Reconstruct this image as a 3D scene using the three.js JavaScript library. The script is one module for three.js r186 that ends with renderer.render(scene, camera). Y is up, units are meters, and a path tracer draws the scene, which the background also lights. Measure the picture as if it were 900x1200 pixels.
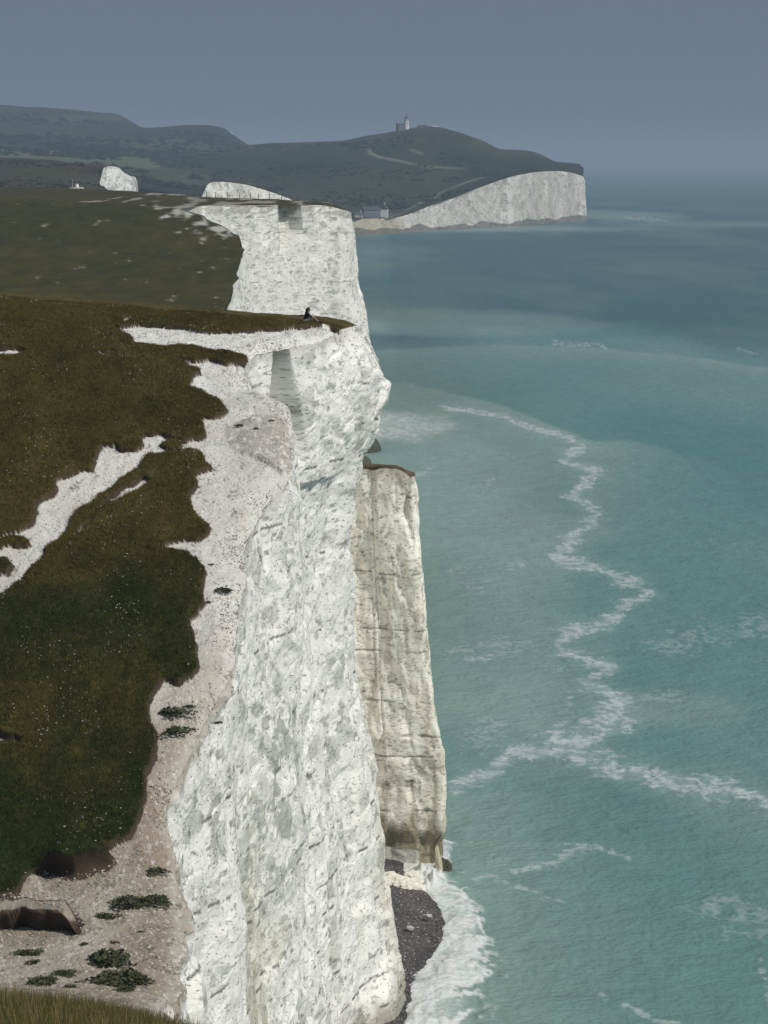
import * as THREE from 'three';
import { mergeGeometries } from 'three/addons/utils/BufferGeometryUtils.js';
import { MarchingCubes } from 'three/addons/objects/MarchingCubes.js';

// ───────────────────────── camera, sky, sun, exposure ─────────────────────────
const EYE = 60, F = 3000, HORIZON = 190;                 // eye height above the sea (m); focal length and horizon row for a 900 x 1200 frame
const scene = new THREE.Scene();
const camera = new THREE.PerspectiveCamera(2 * Math.atan(600 / F) * 180 / Math.PI, 0.75, 0.5, 60000);
const PITCH = Math.atan((600 - HORIZON) / F);
camera.position.set(0, EYE, 0);
camera.rotation.x = -PITCH;
const renderer = new THREE.WebGLRenderer({ antialias: true });
renderer.toneMapping = THREE.LinearToneMapping;
renderer.toneMappingExposure = 0.985;
renderer.shadowMap.enabled = true;

const SUN = new THREE.Vector3(0.60, 0.70, 0.40).normalize();
const sun = new THREE.DirectionalLight(new THREE.Color().setRGB(1, 0.955, 0.88), 3.0);
sun.position.copy(SUN).multiplyScalar(1500);
sun.castShadow = true;
sun.shadow.radius = 2.2;
sun.shadow.mapSize.set(4096, 4096);
Object.assign(sun.shadow.camera, { left: -400, right: 400, top: 400, bottom: -400, near: 100, far: 3500 });
scene.add(sun, sun.target);

{ // hazy summer sky: grey blue at the horizon, bluer overhead, a broad pale glow round the sun
  const W = 512, H = 256, a = new Float32Array(W * H * 4);
  for (let r = 0; r < H; r++) for (let c = 0; c < W; c++) {
    const up = ((r + 0.5) / H - 0.5) * Math.PI, az = ((c + 0.5) / W - 0.5) * 2 * Math.PI;
    const d = new THREE.Vector3(Math.cos(az) * Math.cos(up), Math.sin(up), Math.sin(az) * Math.cos(up));
    const e = Math.max(0, d.y), k = Math.pow(e, 0.6), g = Math.pow(Math.max(0, d.dot(SUN)), 6) * 0.5;
    const hor = [0.143, 0.184, 0.238], zen = [0.130, 0.182, 0.28], o = (r * W + c) * 4;
    for (let i = 0; i < 3; i++) a[o + i] = hor[i] + (zen[i] - hor[i]) * k + g * [0.55, 0.55, 0.5][i];
    a[o + 3] = 1;
  }
  const t = new THREE.DataTexture(a, W, H, THREE.RGBAFormat, THREE.FloatType);
  t.mapping = THREE.EquirectangularReflectionMapping; t.magFilter = THREE.LinearFilter; t.needsUpdate = true;
  scene.background = t; scene.environment = t;
}
scene.fog = new THREE.FogExp2(new THREE.Color().setRGB(0.57, 0.73, 0.90), 0.00014);

// ───────────────────────── helpers ─────────────────────────
let seed = 12345;
const rnd = () => { seed = (seed + 0x6d2b79f5) | 0; let t = Math.imul(seed ^ (seed >>> 15), 1 | seed); t = (t + Math.imul(t ^ (t >>> 7), 61 | t)) ^ t; return ((t ^ (t >>> 14)) >>> 0) / 4294967296; };
const { clamp, lerp } = THREE.MathUtils;
const sstep = (a, b, x) => { const t = clamp((x - a) / (b - a), 0, 1); return t * t * (3 - 2 * t); };
const V = (x, y, z) => new THREE.Vector3(x, y, z);
const hash = (x, y, z) => { let h = Math.imul(x, 374761393) ^ Math.imul(y, 668265263) ^ Math.imul(z, 2147483647 ^ 0x5bd1e995); h = Math.imul(h ^ (h >>> 13), 1274126177); h = Math.imul(h ^ (h >>> 16), 0x85ebca6b); return ((h ^ (h >>> 15)) >>> 0) / 4294967296; };
function vn(x, y, s = 0) {                                // value noise, -1..1
  const ix = Math.floor(x), iy = Math.floor(y); let fx = x - ix, fy = y - iy;
  fx = fx * fx * (3 - 2 * fx); fy = fy * fy * (3 - 2 * fy);
  const a = hash(ix, iy, s), b = hash(ix + 1, iy, s), c = hash(ix, iy + 1, s), d = hash(ix + 1, iy + 1, s);
  return (a + (b - a) * fx + (c - a) * fy + (a - b - c + d) * fx * fy) * 2 - 1;
}
function fbm(x, y, oct = 4, s = 0, gain = 0.5) { let v = 0, a = 1, n = 0; for (let i = 0; i < oct; i++) { v += a * vn(x, y, s + i * 17); n += a; a *= gain; const t = x * 1.6 + y * 1.2; y = y * 1.6 - x * 1.2 + 7.3; x = t + 3.1; } return v / n; }
const WO = { f1: 0, f2: 0, id: 0, dx: 0, dy: 0 };
function worley(x, y, s) {                                // nearest cell: WO.id random, WO.dx/dy offset from its centre, f2-f1 distance to the border
  const ix = Math.floor(x), iy = Math.floor(y); let f1 = 9, f2 = 9;
  for (let j = -1; j < 2; j++) for (let i = -1; i < 2; i++) {
    const cx = ix + i + hash(ix + i, iy + j, s), cy = iy + j + hash(ix + i, iy + j, s + 51), d = (cx - x) ** 2 + (cy - y) ** 2;
    if (d < f1) { f2 = f1; f1 = d; WO.dx = x - cx; WO.dy = y - cy; WO.id = hash(ix + i, iy + j, s + 97); WO.id2 = hash(ix + i, iy + j, s + 131); WO.id3 = hash(ix + i, iy + j, s + 173); WO.tone = hash(ix + i, iy + j, s + 211); } else if (d < f2) f2 = d;
  }
  WO.f1 = Math.sqrt(f1); WO.f2 = Math.sqrt(f2); return WO;
}
// a photo pixel gives a direction; its distance d (metres ahead) or the surface it touches is given separately
const SP = Math.sin(PITCH), CP = Math.cos(PITCH);
function ray(px, py) { const v = (600 - py) / F, f = CP + SP * v; return [(px - 450) / F / f, (CP * v - SP) / f]; }   // x and y per metre ahead
const at = (px, py, d) => { const [a, b] = ray(px, py); return V(a * d, EYE + b * d, -d); };
const onSea = (px, py, y = 0) => { const b = ray(px, py)[1]; return at(px, py, (y - EYE) / b); };
const tag = (o, kind, label, category, group) => { o.userData = {}; if (kind) o.userData.kind = kind; if (label) o.userData.label = label; if (category) o.userData.category = category; if (group) o.userData.group = group; o.castShadow = o.receiveShadow = true; return o; };
function mesh(name, geo, mat, parent = scene) { const m = new THREE.Mesh(geo, mat); m.name = name; m.castShadow = m.receiveShadow = true; parent.add(m); return m; }
function gridGeo(nr, nc, pos, col, uv, flip) {             // pos(r, c) -> Vector3; colours linear
  const p = new Float32Array(nr * nc * 3), k = new Float32Array(nr * nc * 3), u = new Float32Array(nr * nc * 2), idx = new Uint32Array((nr - 1) * (nc - 1) * 6);
  for (let r = 0, i = 0; r < nr; r++) for (let c = 0; c < nc; c++, i++) {
    const v = pos(r, c); p[i * 3] = v.x; p[i * 3 + 1] = v.y; p[i * 3 + 2] = v.z;
    const q = col(r, c, v); k[i * 3] = q[0]; k[i * 3 + 1] = q[1]; k[i * 3 + 2] = q[2];
    const w = uv ? uv(r, c, v) : [v.x, v.z]; u[i * 2] = w[0]; u[i * 2 + 1] = w[1];
  }
  let n = 0;
  for (let r = 0; r < nr - 1; r++) for (let c = 0; c < nc - 1; c++) {
    const a = r * nc + c, b = a + 1, d = a + nc, e = d + 1;
    if (flip) { idx[n++] = a; idx[n++] = b; idx[n++] = d; idx[n++] = b; idx[n++] = e; idx[n++] = d; } else { idx[n++] = a; idx[n++] = d; idx[n++] = b; idx[n++] = b; idx[n++] = d; idx[n++] = e; }
  }
  const g = new THREE.BufferGeometry();
  g.setAttribute('position', new THREE.BufferAttribute(p, 3)); g.setAttribute('color', new THREE.BufferAttribute(k, 3)); g.setAttribute('uv', new THREE.BufferAttribute(u, 2));
  g.setIndex(new THREE.BufferAttribute(idx, 1)); g.computeVertexNormals(); return g;
}
const mix3 = (a, b, t) => [a[0] + (b[0] - a[0]) * t, a[1] + (b[1] - a[1]) * t, a[2] + (b[2] - a[2]) * t];
const mul3 = (a, k) => [a[0] * k, a[1] * k, a[2] * k];
function noiseTex(n, f) { const d = new Uint8Array(n * n * 4); for (let y = 0; y < n; y++) for (let x = 0; x < n; x++) { const v = clamp(f(x / n, y / n), 0, 1) * 255, o = (y * n + x) * 4; d[o] = d[o + 1] = d[o + 2] = v; d[o + 3] = 255; } const t = new THREE.DataTexture(d, n, n); t.wrapS = t.wrapT = THREE.RepeatWrapping; t.magFilter = THREE.LinearFilter; t.needsUpdate = true; return t; }
function tileNoise(x, y, f, s) { // value noise that repeats after f cells
  const ix = Math.floor(x * f), iy = Math.floor(y * f); let fx = x * f - ix, fy = y * f - iy; fx = fx * fx * (3 - 2 * fx); fy = fy * fy * (3 - 2 * fy);
  const h = (i, j) => hash(((i % f) + f) % f, ((j % f) + f) % f, s);
  return lerp(lerp(h(ix, iy), h(ix + 1, iy), fx), lerp(h(ix, iy + 1), h(ix + 1, iy + 1), fx), fy);
}
const grain = noiseTex(512, (x, y) => 0.45 * tileNoise(x, y, 16, 1) + 0.3 * tileNoise(x, y, 48, 2) + 0.25 * tileNoise(x, y, 128, 3));
const rippleTex = noiseTex(1024, (x, y) => 0.4 * tileNoise(x, y, 12, 4) + 0.3 * tileNoise(x, y, 34, 5) + 0.2 * tileNoise(x, y, 90, 6) + 0.1 * tileNoise(x, y, 220, 7));
function tileWorley(x, y, f, s) { const X = x * f, Y = y * f, ix = Math.floor(X), iy = Math.floor(Y); let f1 = 9, f2 = 9, id = 0; for (let j = -1; j < 2; j++) for (let i = -1; i < 2; i++) { const a = ((ix + i) % f + f) % f, b = ((iy + j) % f + f) % f, d = (ix + i + hash(a, b, s) - X) ** 2 + (iy + j + hash(a, b, s + 5) - Y) ** 2; if (d < f1) { f2 = f1; f1 = d; id = hash(a, b, s + 9); } else if (d < f2) f2 = d; } return [Math.sqrt(f1), Math.sqrt(f2), id]; }
const chalkPrint = noiseTex(1024, (x, y) => { // one repeat is 18 m: pits, hairline joints, flint nodules, smudges of lichen
  const wx = x + 0.006 * tileNoise(x, y, 40, 61), wy = y + 0.006 * tileNoise(x, y, 40, 62);
  let v = 0.955 + 0.06 * (tileNoise(x, y, 150, 63) - 0.5) + 0.07 * (tileNoise(x, y, 420, 64) - 0.5);
  const area = tileNoise(x, y, 9, 65), area2 = tileNoise(x, y, 14, 66), a = tileWorley(wx, wy, 26, 67), b = tileWorley(wx * 1, wy * 1, 70, 68), c = tileWorley(wx, wy, 190, 69);
  if (a[1] - a[0] < 0.045 && area > 0.5) v *= 0.74; if (b[1] - b[0] < 0.06 && area2 > 0.55) v *= 0.82;
  if (a[2] > 0.86) v *= 0.86; if (b[2] > 0.93 && area > 0.4) v *= 0.72;
  if (c[2] > 0.955 && c[0] < 0.42) v *= 0.4; if (c[2] < 0.03 && area2 > 0.4) v *= 0.6;
  return Math.min(1, v);
});
chalkPrint.colorSpace = THREE.NoColorSpace;
const tex = (t, sx, sy = sx) => { const c = t.clone(); c.repeat.set(sx, sy); c.needsUpdate = true; return c; };
const std = (o) => new THREE.MeshPhysicalMaterial({ roughness: 0.95, metalness: 0, specularIntensity: 0.3, ...o });
// polylines
function resample(pts, n) { // pts: Vector3[]; n points evenly by length, smooth
  const L = [0]; for (let i = 1; i < pts.length; i++) L.push(L[i - 1] + pts[i].distanceTo(pts[i - 1]));
  const out = []; for (let k = 0; k < n; k++) out.push(along(pts, L, L[L.length - 1] * k / (n - 1))); return out;
}
function along(pts, L, s) {
  let i = 1; while (i < pts.length - 1 && L[i] < s) i++;
  const t = clamp((s - L[i - 1]) / Math.max(1e-6, L[i] - L[i - 1]), 0, 1), p0 = pts[Math.max(0, i - 2)], p1 = pts[i - 1], p2 = pts[i], p3 = pts[Math.min(pts.length - 1, i + 1)];
  const q = (a, b, c, d) => { const m1 = (c - a) * 0.35, m2 = (d - b) * 0.35, t2 = t * t, t3 = t2 * t; return (2 * t3 - 3 * t2 + 1) * b + (t3 - 2 * t2 + t) * m1 + (-2 * t3 + 3 * t2) * c + (t3 - t2) * m2; };
  return V(q(p0.x, p1.x, p2.x, p3.x), q(p0.y, p1.y, p2.y, p3.y), q(p0.z, p1.z, p2.z, p3.z));
}
const table = (T) => (x) => { let i = 1; while (i < T.length - 1 && T[i][0] < x) i++; const [x0, y0] = T[i - 1], [x1, y1] = T[i]; const t = clamp((x - x0) / (x1 - x0), 0, 1); return y0 + (y1 - y0) * t; };
function smoothTable(T) { // monotone-ish cubic through points
  return (x) => { let i = 1; while (i < T.length - 1 && T[i][0] < x) i++; const p = (k) => T[clamp(k, 0, T.length - 1)]; const [x0, y0] = p(i - 1), [x1, y1] = p(i), h = x1 - x0, t = clamp((x - x0) / h, 0, 1);
    const m0 = i - 2 < 0 ? (y1 - y0) / h : (y1 - p(i - 2)[1]) / (x1 - p(i - 2)[0]), m1 = i + 1 >= T.length ? (y1 - y0) / h : (p(i + 1)[1] - y0) / (p(i + 1)[0] - x0), t2 = t * t, t3 = t2 * t;
    return (2 * t3 - 3 * t2 + 1) * y0 + (t3 - 2 * t2 + t) * m0 * h + (-2 * t3 + 3 * t2) * y1 + (t3 - t2) * m1 * h; };
}

// ───────────────────────── the near down: shape of the ground ─────────────────────────
const profile = smoothTable([[-40, -3], [0, -1.7], [6, -2.55], [10, -3.42], [13, -4.5], [16, -5.85], [20, -7.4], [50, -17.6], [80, -27.7], [92, -30.5], [100, -31.1], [108, -30.4], [120, -26.4], [135, -21.0], [150, -15.7], [160, -12.3], [166, -10.9], [171, -10.3], [177, -10.2], [190, -11.2], [215, -14.6], [260, -25], [300, -31], [340, -34], [400, -36]]);
const crossW = table([[0, 0.03], [9, 0.08], [20, 0.08], [90, 0], [110, 0], [160, 0.075], [200, 0.08], [400, 0.05]]);
const G0 = (x, d) => EYE + profile(d) + crossW(d) * (-x - 10 - (d < 20 ? -8 : 0)) + 0.10 * fbm(x * 0.25, d * 0.2, 3, 5);
function hit(px, py) { const [a, b] = ray(px, py); let lo = 60; for (let d = py > 1130 ? 88 : 92; d < 176; d += 0.1) { if (EYE + b * d < G0(a * d, d)) { return V(a * d, G0(a * d, d), -d); } lo = d; } return at(px, py, 172); }
const poly = (pts) => pts.map(([x, y]) => { const p = hit(x, y); return [p.x, -p.z]; });
const turfPolys = [
  poly([[-120, 300], [420, 300], [392, 377], [350, 382], [300, 385], [250, 386], [200, 381], [165, 379], [135, 379], [138, 383], [150, 391], [160, 400], [180, 402], [200, 403], [230, 405], [262, 409], [292, 413], [286, 418], [262, 421], [240, 420], [206, 420], [222, 428], [236, 434], [224, 440], [222, 450], [245, 457], [256, 464], [265, 474], [262, 482], [252, 487], [237, 490], [240, 500], [242, 508], [232, 513], [207, 512], [192, 507], [170, 508], [166, 513], [150, 516], [122, 517], [112, 527], [108, 546], [84, 553], [62, 560], [66, 570], [40, 590], [42, 605], [24, 617], [0, 622], [-120, 640]]),
  poly([[-120, 740], [0, 693], [18, 685], [34, 683], [26, 672], [34, 662], [52, 650], [52, 638], [76, 618], [84, 604], [110, 585], [140, 560], [162, 545], [175, 529], [195, 524], [222, 523], [236, 530], [238, 541], [250, 545], [228, 552], [232, 566], [222, 580], [224, 592], [240, 603], [247, 612], [240, 621], [228, 628], [200, 632], [182, 637], [196, 642], [220, 646], [236, 660], [242, 670], [236, 685], [238, 704], [222, 722], [226, 740], [233, 772], [225, 786], [192, 796], [178, 816], [172, 830], [184, 850], [183, 880], [170, 905], [163, 950], [152, 975], [138, 984], [120, 990], [130, 1003], [105, 1012], [88, 1018], [60, 1010], [36, 1018], [20, 1040], [-20, 1066], [-120, 1075]]),
  poly([[138, 516], [165, 513], [168, 520], [155, 527], [140, 525]]),
  poly([[188, 516], [200, 511], [212, 515], [208, 521], [192, 522]]),
  poly([[-20, 628], [15, 626], [34, 632], [20, 637], [-20, 640]]),
  poly([[-20, 655], [8, 652], [17, 658], [10, 668], [-20, 670]]),
];
const barePolys = [ // openings in the turf, showing chalk
  poly([[118, 592], [135, 584], [160, 572], [175, 560], [170, 556], [150, 566], [130, 578]]), poly([[85, 618], [100, 610], [110, 606], [104, 612], [90, 622]]), poly([[-5, 407], [18, 407], [31, 410], [20, 414], [-5, 414]]),
  poly([[110, 409], [132, 408], [138, 411], [118, 414]]), poly([[138, 371], [160, 370], [161, 373], [145, 374]]), poly([[-5, 852], [8, 855], [26, 862], [20, 868], [-5, 862]]),
];
const terraces = [poly([[-90, 1068], [-5, 1066], [40, 1064], [82, 1068], [100, 1078], [92, 1088], [70, 1085], [30, 1079], [-5, 1082], [-90, 1086]])];
const ledges = [poly([[255, 450], [300, 456], [336, 466], [352, 476], [344, 488], [310, 482], [280, 474], [258, 468]]), poly([[262, 492], [300, 484], [330, 488], [356, 500], [360, 540], [330, 548], [300, 534], [270, 520]])];
const hollowZones = [[hit(92, 1014), 2.6, 0.9], [hit(40, 1076), 4.0, 0.5], [hit(-10, 1072), 3.5, 0.5]];
function sdPoly(P, x, y) { // > 0 inside
  let m = 1e9, inside = false;
  for (let i = 0, j = P.length - 1; i < P.length; j = i++) {
    const [ax, ay] = P[j], [bx, by] = P[i], ex = bx - ax, ey = by - ay, wx = x - ax, wy = y - ay, t = clamp((wx * ex + wy * ey) / (ex * ex + ey * ey + 1e-9), 0, 1);
    const dx = wx - ex * t, dy = wy - ey * t; m = Math.min(m, dx * dx + dy * dy);
    if ((ay > y) !== (by > y) && x < (bx - ax) * (y - ay) / (by - ay) + ax) inside = !inside;
  }
  return (inside ? 1 : -1) * Math.sqrt(m);
}
const BB = new Map();
const sdBox = (P, x, y, pad) => { let b = BB.get(P); if (!b) { b = [Math.min(...P.map((p) => p[0])), Math.max(...P.map((p) => p[0])), Math.min(...P.map((p) => p[1])), Math.max(...P.map((p) => p[1]))]; BB.set(P, b); } return x < b[0] - pad || x > b[1] + pad || y < b[2] - pad || y > b[3] + pad ? -pad : sdPoly(P, x, y); };
function turfAt(x, d) { // signed metres inside the turf
  if (d < 88 || d > 172) return 5;
  const cal = 1 - Math.min(1, hollow(x, d) * 3), jx = x + 0.2 * cal * fbm(x * 1.1, d * 0.9, 2, 21), jd = d + 0.55 * cal * fbm(x * 1.0 + 9, d * 0.6, 3, 23);
  let v = -4; for (const P of turfPolys) v = Math.max(v, sdBox(P, jx, jd, 4));
  for (const P of barePolys) v = Math.min(v, -sdBox(P, jx, jd, 4));
  return v;
}

// the brink of the near cliff, from the near slope round the headland: [top d, top x, foot d, foot x]
const E = (px, py) => { const p = hit(px, py); return [-p.z, p.x]; };
const brink = [[12, -0.25, 12, 2.5], [20, -1.3, 20, 1.2], [32, -2.9, 32, -0.5], [60, -5.8, 60, -4], [84, -7.9, 84, -6.6]];
for (const [px, py, o] of [[212, 1128, 1.1], [211, 1060, 1.2], [205, 1000, 1.4], [196, 935, 2.0], [212, 888, 1.7], [238, 838, 1.6], [268, 780, 1.5], [281, 725, 1.5], [287, 665, 1.6], [296, 608, 1.8], [320, 570, 1.7], [343, 540, 1.4]]) { const [d, x] = E(px, py); brink.push([d, x, d - 0.6, x + o]); }
brink.push([151.2, -5.35, 149.5, -3.6], [154.4, -5.7, 151.5, -3.5], [156.5, -7.7, 154, -5.0], [160.5, -8.7, 156, -5.2], [163.5, -8.0, 158.5, -4.8], [165.6, -6.2, 160.5, -3.8], [168, -4.4, 163.5, -2.3], [171.5, -3.1, 168, -0.9], [176, -2.1, 174, 0.5], [180, -1.75, 178.5, 1.25], [184, -2.6, 184, 0.8], [190, -6, 190, -2.5], [200, -9, 201, -6], [225, -11, 228, -7], [260, -15, 262, -10], [320, -23, 322, -17]);
brink.sort((a, b) => a[0] - b[0]);
const topPts = brink.map((b) => V(b[1], 0, -b[0])), footPts = brink.map((b) => V(b[3], 0, -b[2]));
const topL = [0]; for (let i = 1; i < topPts.length; i++) topL.push(topL[i - 1] + topPts[i].distanceTo(topPts[i - 1]));
const LEN = topL[topL.length - 1];
const fine = []; for (let s = 0; s <= LEN; s += 0.25) { const p = along(topPts, topL, s); fine.push([-p.z, p.x, s]); }
const sAtD = (d) => { let lo = 0, hi = fine.length - 1; while (hi - lo > 1) { const m = (lo + hi) >> 1; if (fine[m][0] < d) lo = m; else hi = m; } const t = clamp((d - fine[lo][0]) / Math.max(1e-4, fine[hi][0] - fine[lo][0]), 0, 1); return lerp(fine[lo][2], fine[hi][2], t); };
const brinkX = (d) => along(topPts, topL, sAtD(d)).x;
function footAt(s) { let i = 1; while (i < topL.length - 1 && topL[i] < s) i++; const L2 = topL.map((l) => l); return along(footPts, L2, s); }
function frame(s) { const a = along(topPts, topL, Math.max(0, s - 1.2)), b = along(topPts, topL, Math.min(LEN, s + 1.2)); const t = b.sub(a).setY(0).normalize(); return V(-t.z, 0, t.x); }   // outward
function brinkJag(s) { return 0.35 * fbm(s * 0.35, 3.3, 3, 61) + 0.12 * fbm(s * 1.6, 1.3, 2, 62); }

const terr = (x, d) => (d < 116 && d > 92 ? sdBox(terraces[0], x + 0.3 * fbm(x * 0.9, d * 0.9, 2, 33), d + 0.7 * fbm(x * 0.7, 4, 3, 34), 2) : -2), TX0 = hit(104, 1078).x, TX1 = hit(70, 1078).x;
const hollow = (x, d) => { let v = 0; for (const [p, r, h] of hollowZones) v += h * sstep(r, r * 0.3, Math.hypot((x - p.x) * 1.2, (d + p.z))); return v; };
function G(x, d, edge) { // ground height with turf step, terraces and the rolling brink
  let y = G0(x, d), t = turfAt(x, d), step = 0.30 + 0.12 * fbm(x * 0.4, d * 0.4, 2, 31);
  const hz = hollow(x, d); step += hz;
  const up = d > 92 && d < 172 ? sstep(-0.06 - 0.35 * hz, 0.07 + 0.1 * hz, t) : 1;
  y += step * up - 0.3; 
  y += 0.95 * sstep(-0.08, 0.14, terr(x, d)) * sstep(TX0, TX1, x);
  for (const P of ledges) y += 0.32 * sstep(-9.6, -7.4, x) * sstep(-0.12, 0.2, sdBox(P, x, d + 0.5 * fbm(x * 1.1, 4, 3, 36), 2));
  const b = edge - x; if (b < 1.6) y -= 0.42 * (1 - b / 1.6) ** 2;
  if (up < 1) y += (1 - up) * (0.10 * fbm(x * 1.5, d * 1.2, 4, 35));
  return { y, t, up };
}
const GRASS_BROWN = [0.080, 0.060, 0.015], GRASS_GREEN = [0.022, 0.031, 0.005], GRASS_STRAW = [0.11, 0.09, 0.03], SOIL = [0.085, 0.062, 0.044], RUBBLE = [0.33, 0.27, 0.20], CHALK = [0.755, 0.742, 0.692], PATH = [0.66, 0.635, 0.575];
function groundColor(x, d, t, y) {
  const n1 = fbm(x * 0.16, d * 0.10, 4, 41), n2 = fbm(x * 2.2, d * 1.1, 3, 43), n3 = fbm(x * 9, d * 5, 2, 44);
  const gr = mul3(mix3(mix3(GRASS_GREEN, GRASS_BROWN, clamp(sstep(108, 146, d) * 1.0 - 0.16 + n1 * 0.7 + n2 * 0.5, 0, 1)), GRASS_STRAW, clamp(n2 * 0.5 + n3 * 0.35 - 0.12 + sstep(164, 170, d) * 0.35, 0, 0.6)), 1 + 0.35 * n3);
  if (d < 88 || d > 176) return d < 20 ? [0.085, 0.072, 0.03] : gr;
  // bare ground: pinkish rubble on the low ledge, whiter chalk on the path and up the slope
  const white = clamp(sstep(112, 134, d) * 0.9 + 0.1 + fbm(x * 0.5, d * 0.3, 3, 46) * 0.35 + sstep(brinkX(d) - 0.7, brinkX(d) - 0.1, x) * 0.3, 0, 1);
  let bare = mix3(RUBBLE, d > 155 ? CHALK : PATH, white);
  bare = mul3(bare, 1 + 0.14 * n3 + 0.10 * n2);
  if (n3 > 0.42) bare = mix3(bare, CHALK, 0.5); if (n2 + n3 * 0.7 < -0.62) bare = mix3(bare, [0.12, 0.11, 0.08], 0.6);
  const grit = fbm(x * 5, d * 3, 3, 47);
  if (d < 114 && grit > 0.5) bare = mix3(bare, [0.09, 0.09, 0.05], 0.4);
  const lg = Math.max(sdBox(ledges[1], x, d, 2), -2); if (lg > 0 && grit + n1 * 0.3 > -0.1) bare = mix3(bare, [0.30, 0.27, 0.22], 0.6);
  const trc = terr(x, d); if (trc > -0.16 && trc < 0.3) return mul3(trc < 0.1 ? [0.055, 0.04, 0.03] : SOIL, 1 + 0.2 * n2);  // terrace scarp painted darker than the soil, for the shade under its lip
  const rim = t; t += 0.05 * n2 * sstep(0.03, 0.2, t);
  const soilShadeW = 0.06 + 0.03 * n1 + 0.9 * Math.min(0.5, hollow(x, d));  // soil rim; at the hollows the dark band widens to paint in their shade
  if (t > 0.03 + 0.08 * Math.max(0, n2)) return mix3(mix3(SOIL, gr, 0.6), gr, sstep(0.03, 0.14, t));
  if (t > -soilShadeW - 0.04) return mul3([0.066, 0.048, 0.034], 1 + 0.2 * n2);
  return mix3(bare, SOIL, sstep(-0.22, -soilShadeW, rim) * 0.45 * clamp(0.5 + 1.5 * n2 + n3, 0, 1));
}
{
  const ds = []; for (let d = -30; d < 6; d += 3) ds.push(d); for (let d = 6; d < 22; d += 0.25) ds.push(d); for (let d = 22; d < 88; d += 2) ds.push(d); for (let d = 88; d < 172; d += 0.11) ds.push(d); for (let d = 172; d < 200; d += 0.5) ds.push(d); for (let d = 200; d <= 330; d += 4) ds.push(d);
  const us = []; for (let i = 0; i < 16; i++) us.push(-Math.pow(1 - i / 16, 2) * 6); for (let i = 0; i <= 300; i++) us.push(i / 300);
  let P = null;
  const rows = ds.map((d) => { const s = sAtD(Math.max(12, d)), n = frame(s), j = brinkJag(s), ex = (d < 12 ? -0.25 + (12 - d) * 0.25 : brinkX(d)) + n.x * j, l = -(0.158 * Math.max(d, 12) + 4); return { d, ex, l }; });
  const pos = (r, c) => {
    const { d, ex, l } = rows[r], u = us[c], x = u < 0 ? l + u * (ex - l + 8) : lerp(l, ex, u);
    P = G(x, d, ex); let z = d, y = P.y;
    if (d > 88 && d < 172 && P.t < 1) z -= sstep(-0.08 - 0.2 * hollow(x, d), 0.1 + 0.1 * hollow(x, d), P.t) * sstep(1.0, 0.2, P.t) * (0.2 + 1.2 * hollow(x, d));
    const tr = terr(x, d); if (tr > -0.1) z -= sstep(-0.08, 0.12, tr) * sstep(1.4, 0.3, tr) * 0.8;   // the turf lip hangs over its scarp
    if (d > 88 && P.t > 0.15) y += 0.035 * fbm(x * 4, d * 2.2, 3, 52) + 0.06 * fbm(x * 0.9, d * 0.7, 2, 53);
    return V(x, y, -z);
  };
  const col = (r, c, v) => groundColor(v.x, rows[r].d, P.t, v.y);
  const g = gridGeo(ds.length, us.length, pos, col, (r, c, v) => [v.x, -v.z], true);
  tag(mesh('clifftop_ground', g, std({ vertexColors: true, bumpMap: tex(grain, 0.45), bumpScale: 0.05 })), 'structure', 'grassy clifftop with bare chalk path and crumbling edge', 'ground');
}

// ───────────────────────── chalk faces ─────────────────────────
const DS = { d: 0, grey: 0, crack: 0, ids: 0 };
function chalkRelief(a, y, s, k = 1) { // displacement in metres for arc length a and height y
  const wx = a + 0.5 * fbm(a * 0.4, y * 0.4, 2, s + 3), wy = y + 0.5 * fbm(a * 0.4 + 5, y * 0.4, 2, s + 4);
  const w1 = worley(wx / 4.6, wy / 4.2, s); const id1 = w1.tone, c1 = w1.f2 - w1.f1; let d = sstep(0, 0.3, c1) * ((w1.id - 0.5) * 0.55 + (w1.id2 - 0.5) * w1.dx * 0.9 + (w1.id3 - 0.5) * w1.dy * 0.5);
  const w2 = worley(wx / 1.9 + 31, wy / 1.25, s + 1); const id2 = w2.tone, c2 = w2.f2 - w2.f1; d += sstep(0, 0.28, c2) * ((w2.id - 0.45) * 0.16 + (w2.id2 - 0.5) * w2.dx * 0.13 + (w2.id3 - 0.5) * w2.dy * 0.10);
  const w3 = worley(wx / 0.85, wy / 0.45 + 11, s + 2); d += sstep(0, 0.3, w3.f2 - w3.f1) * (w3.id - 0.4) * 0.055;
  const jc = Math.floor(a / 2.6), jx = Math.abs(a - (jc + 0.2 + 0.6 * hash(jc, 7, s)) * 2.6 - 0.25 * fbm(y * 0.35, jc, 2, s + 8)); if (jx < 0.2 && vn(jc * 3.3, y * 0.14, s + 9) > 0) d -= 0.16 * (1 - jx / 0.2);   // upright joints
  if (c1 < 0.04) d -= 0.03;
  d += 0.09 * fbm(a * 0.5, y * 0.5, 3, s + 6);
  DS.d = d * k; DS.tone1 = id1; DS.tone2 = id2; DS.tone3 = w3.tone; DS.crack = Math.min(c1 * 1.5, c2); return DS;
}
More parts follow.
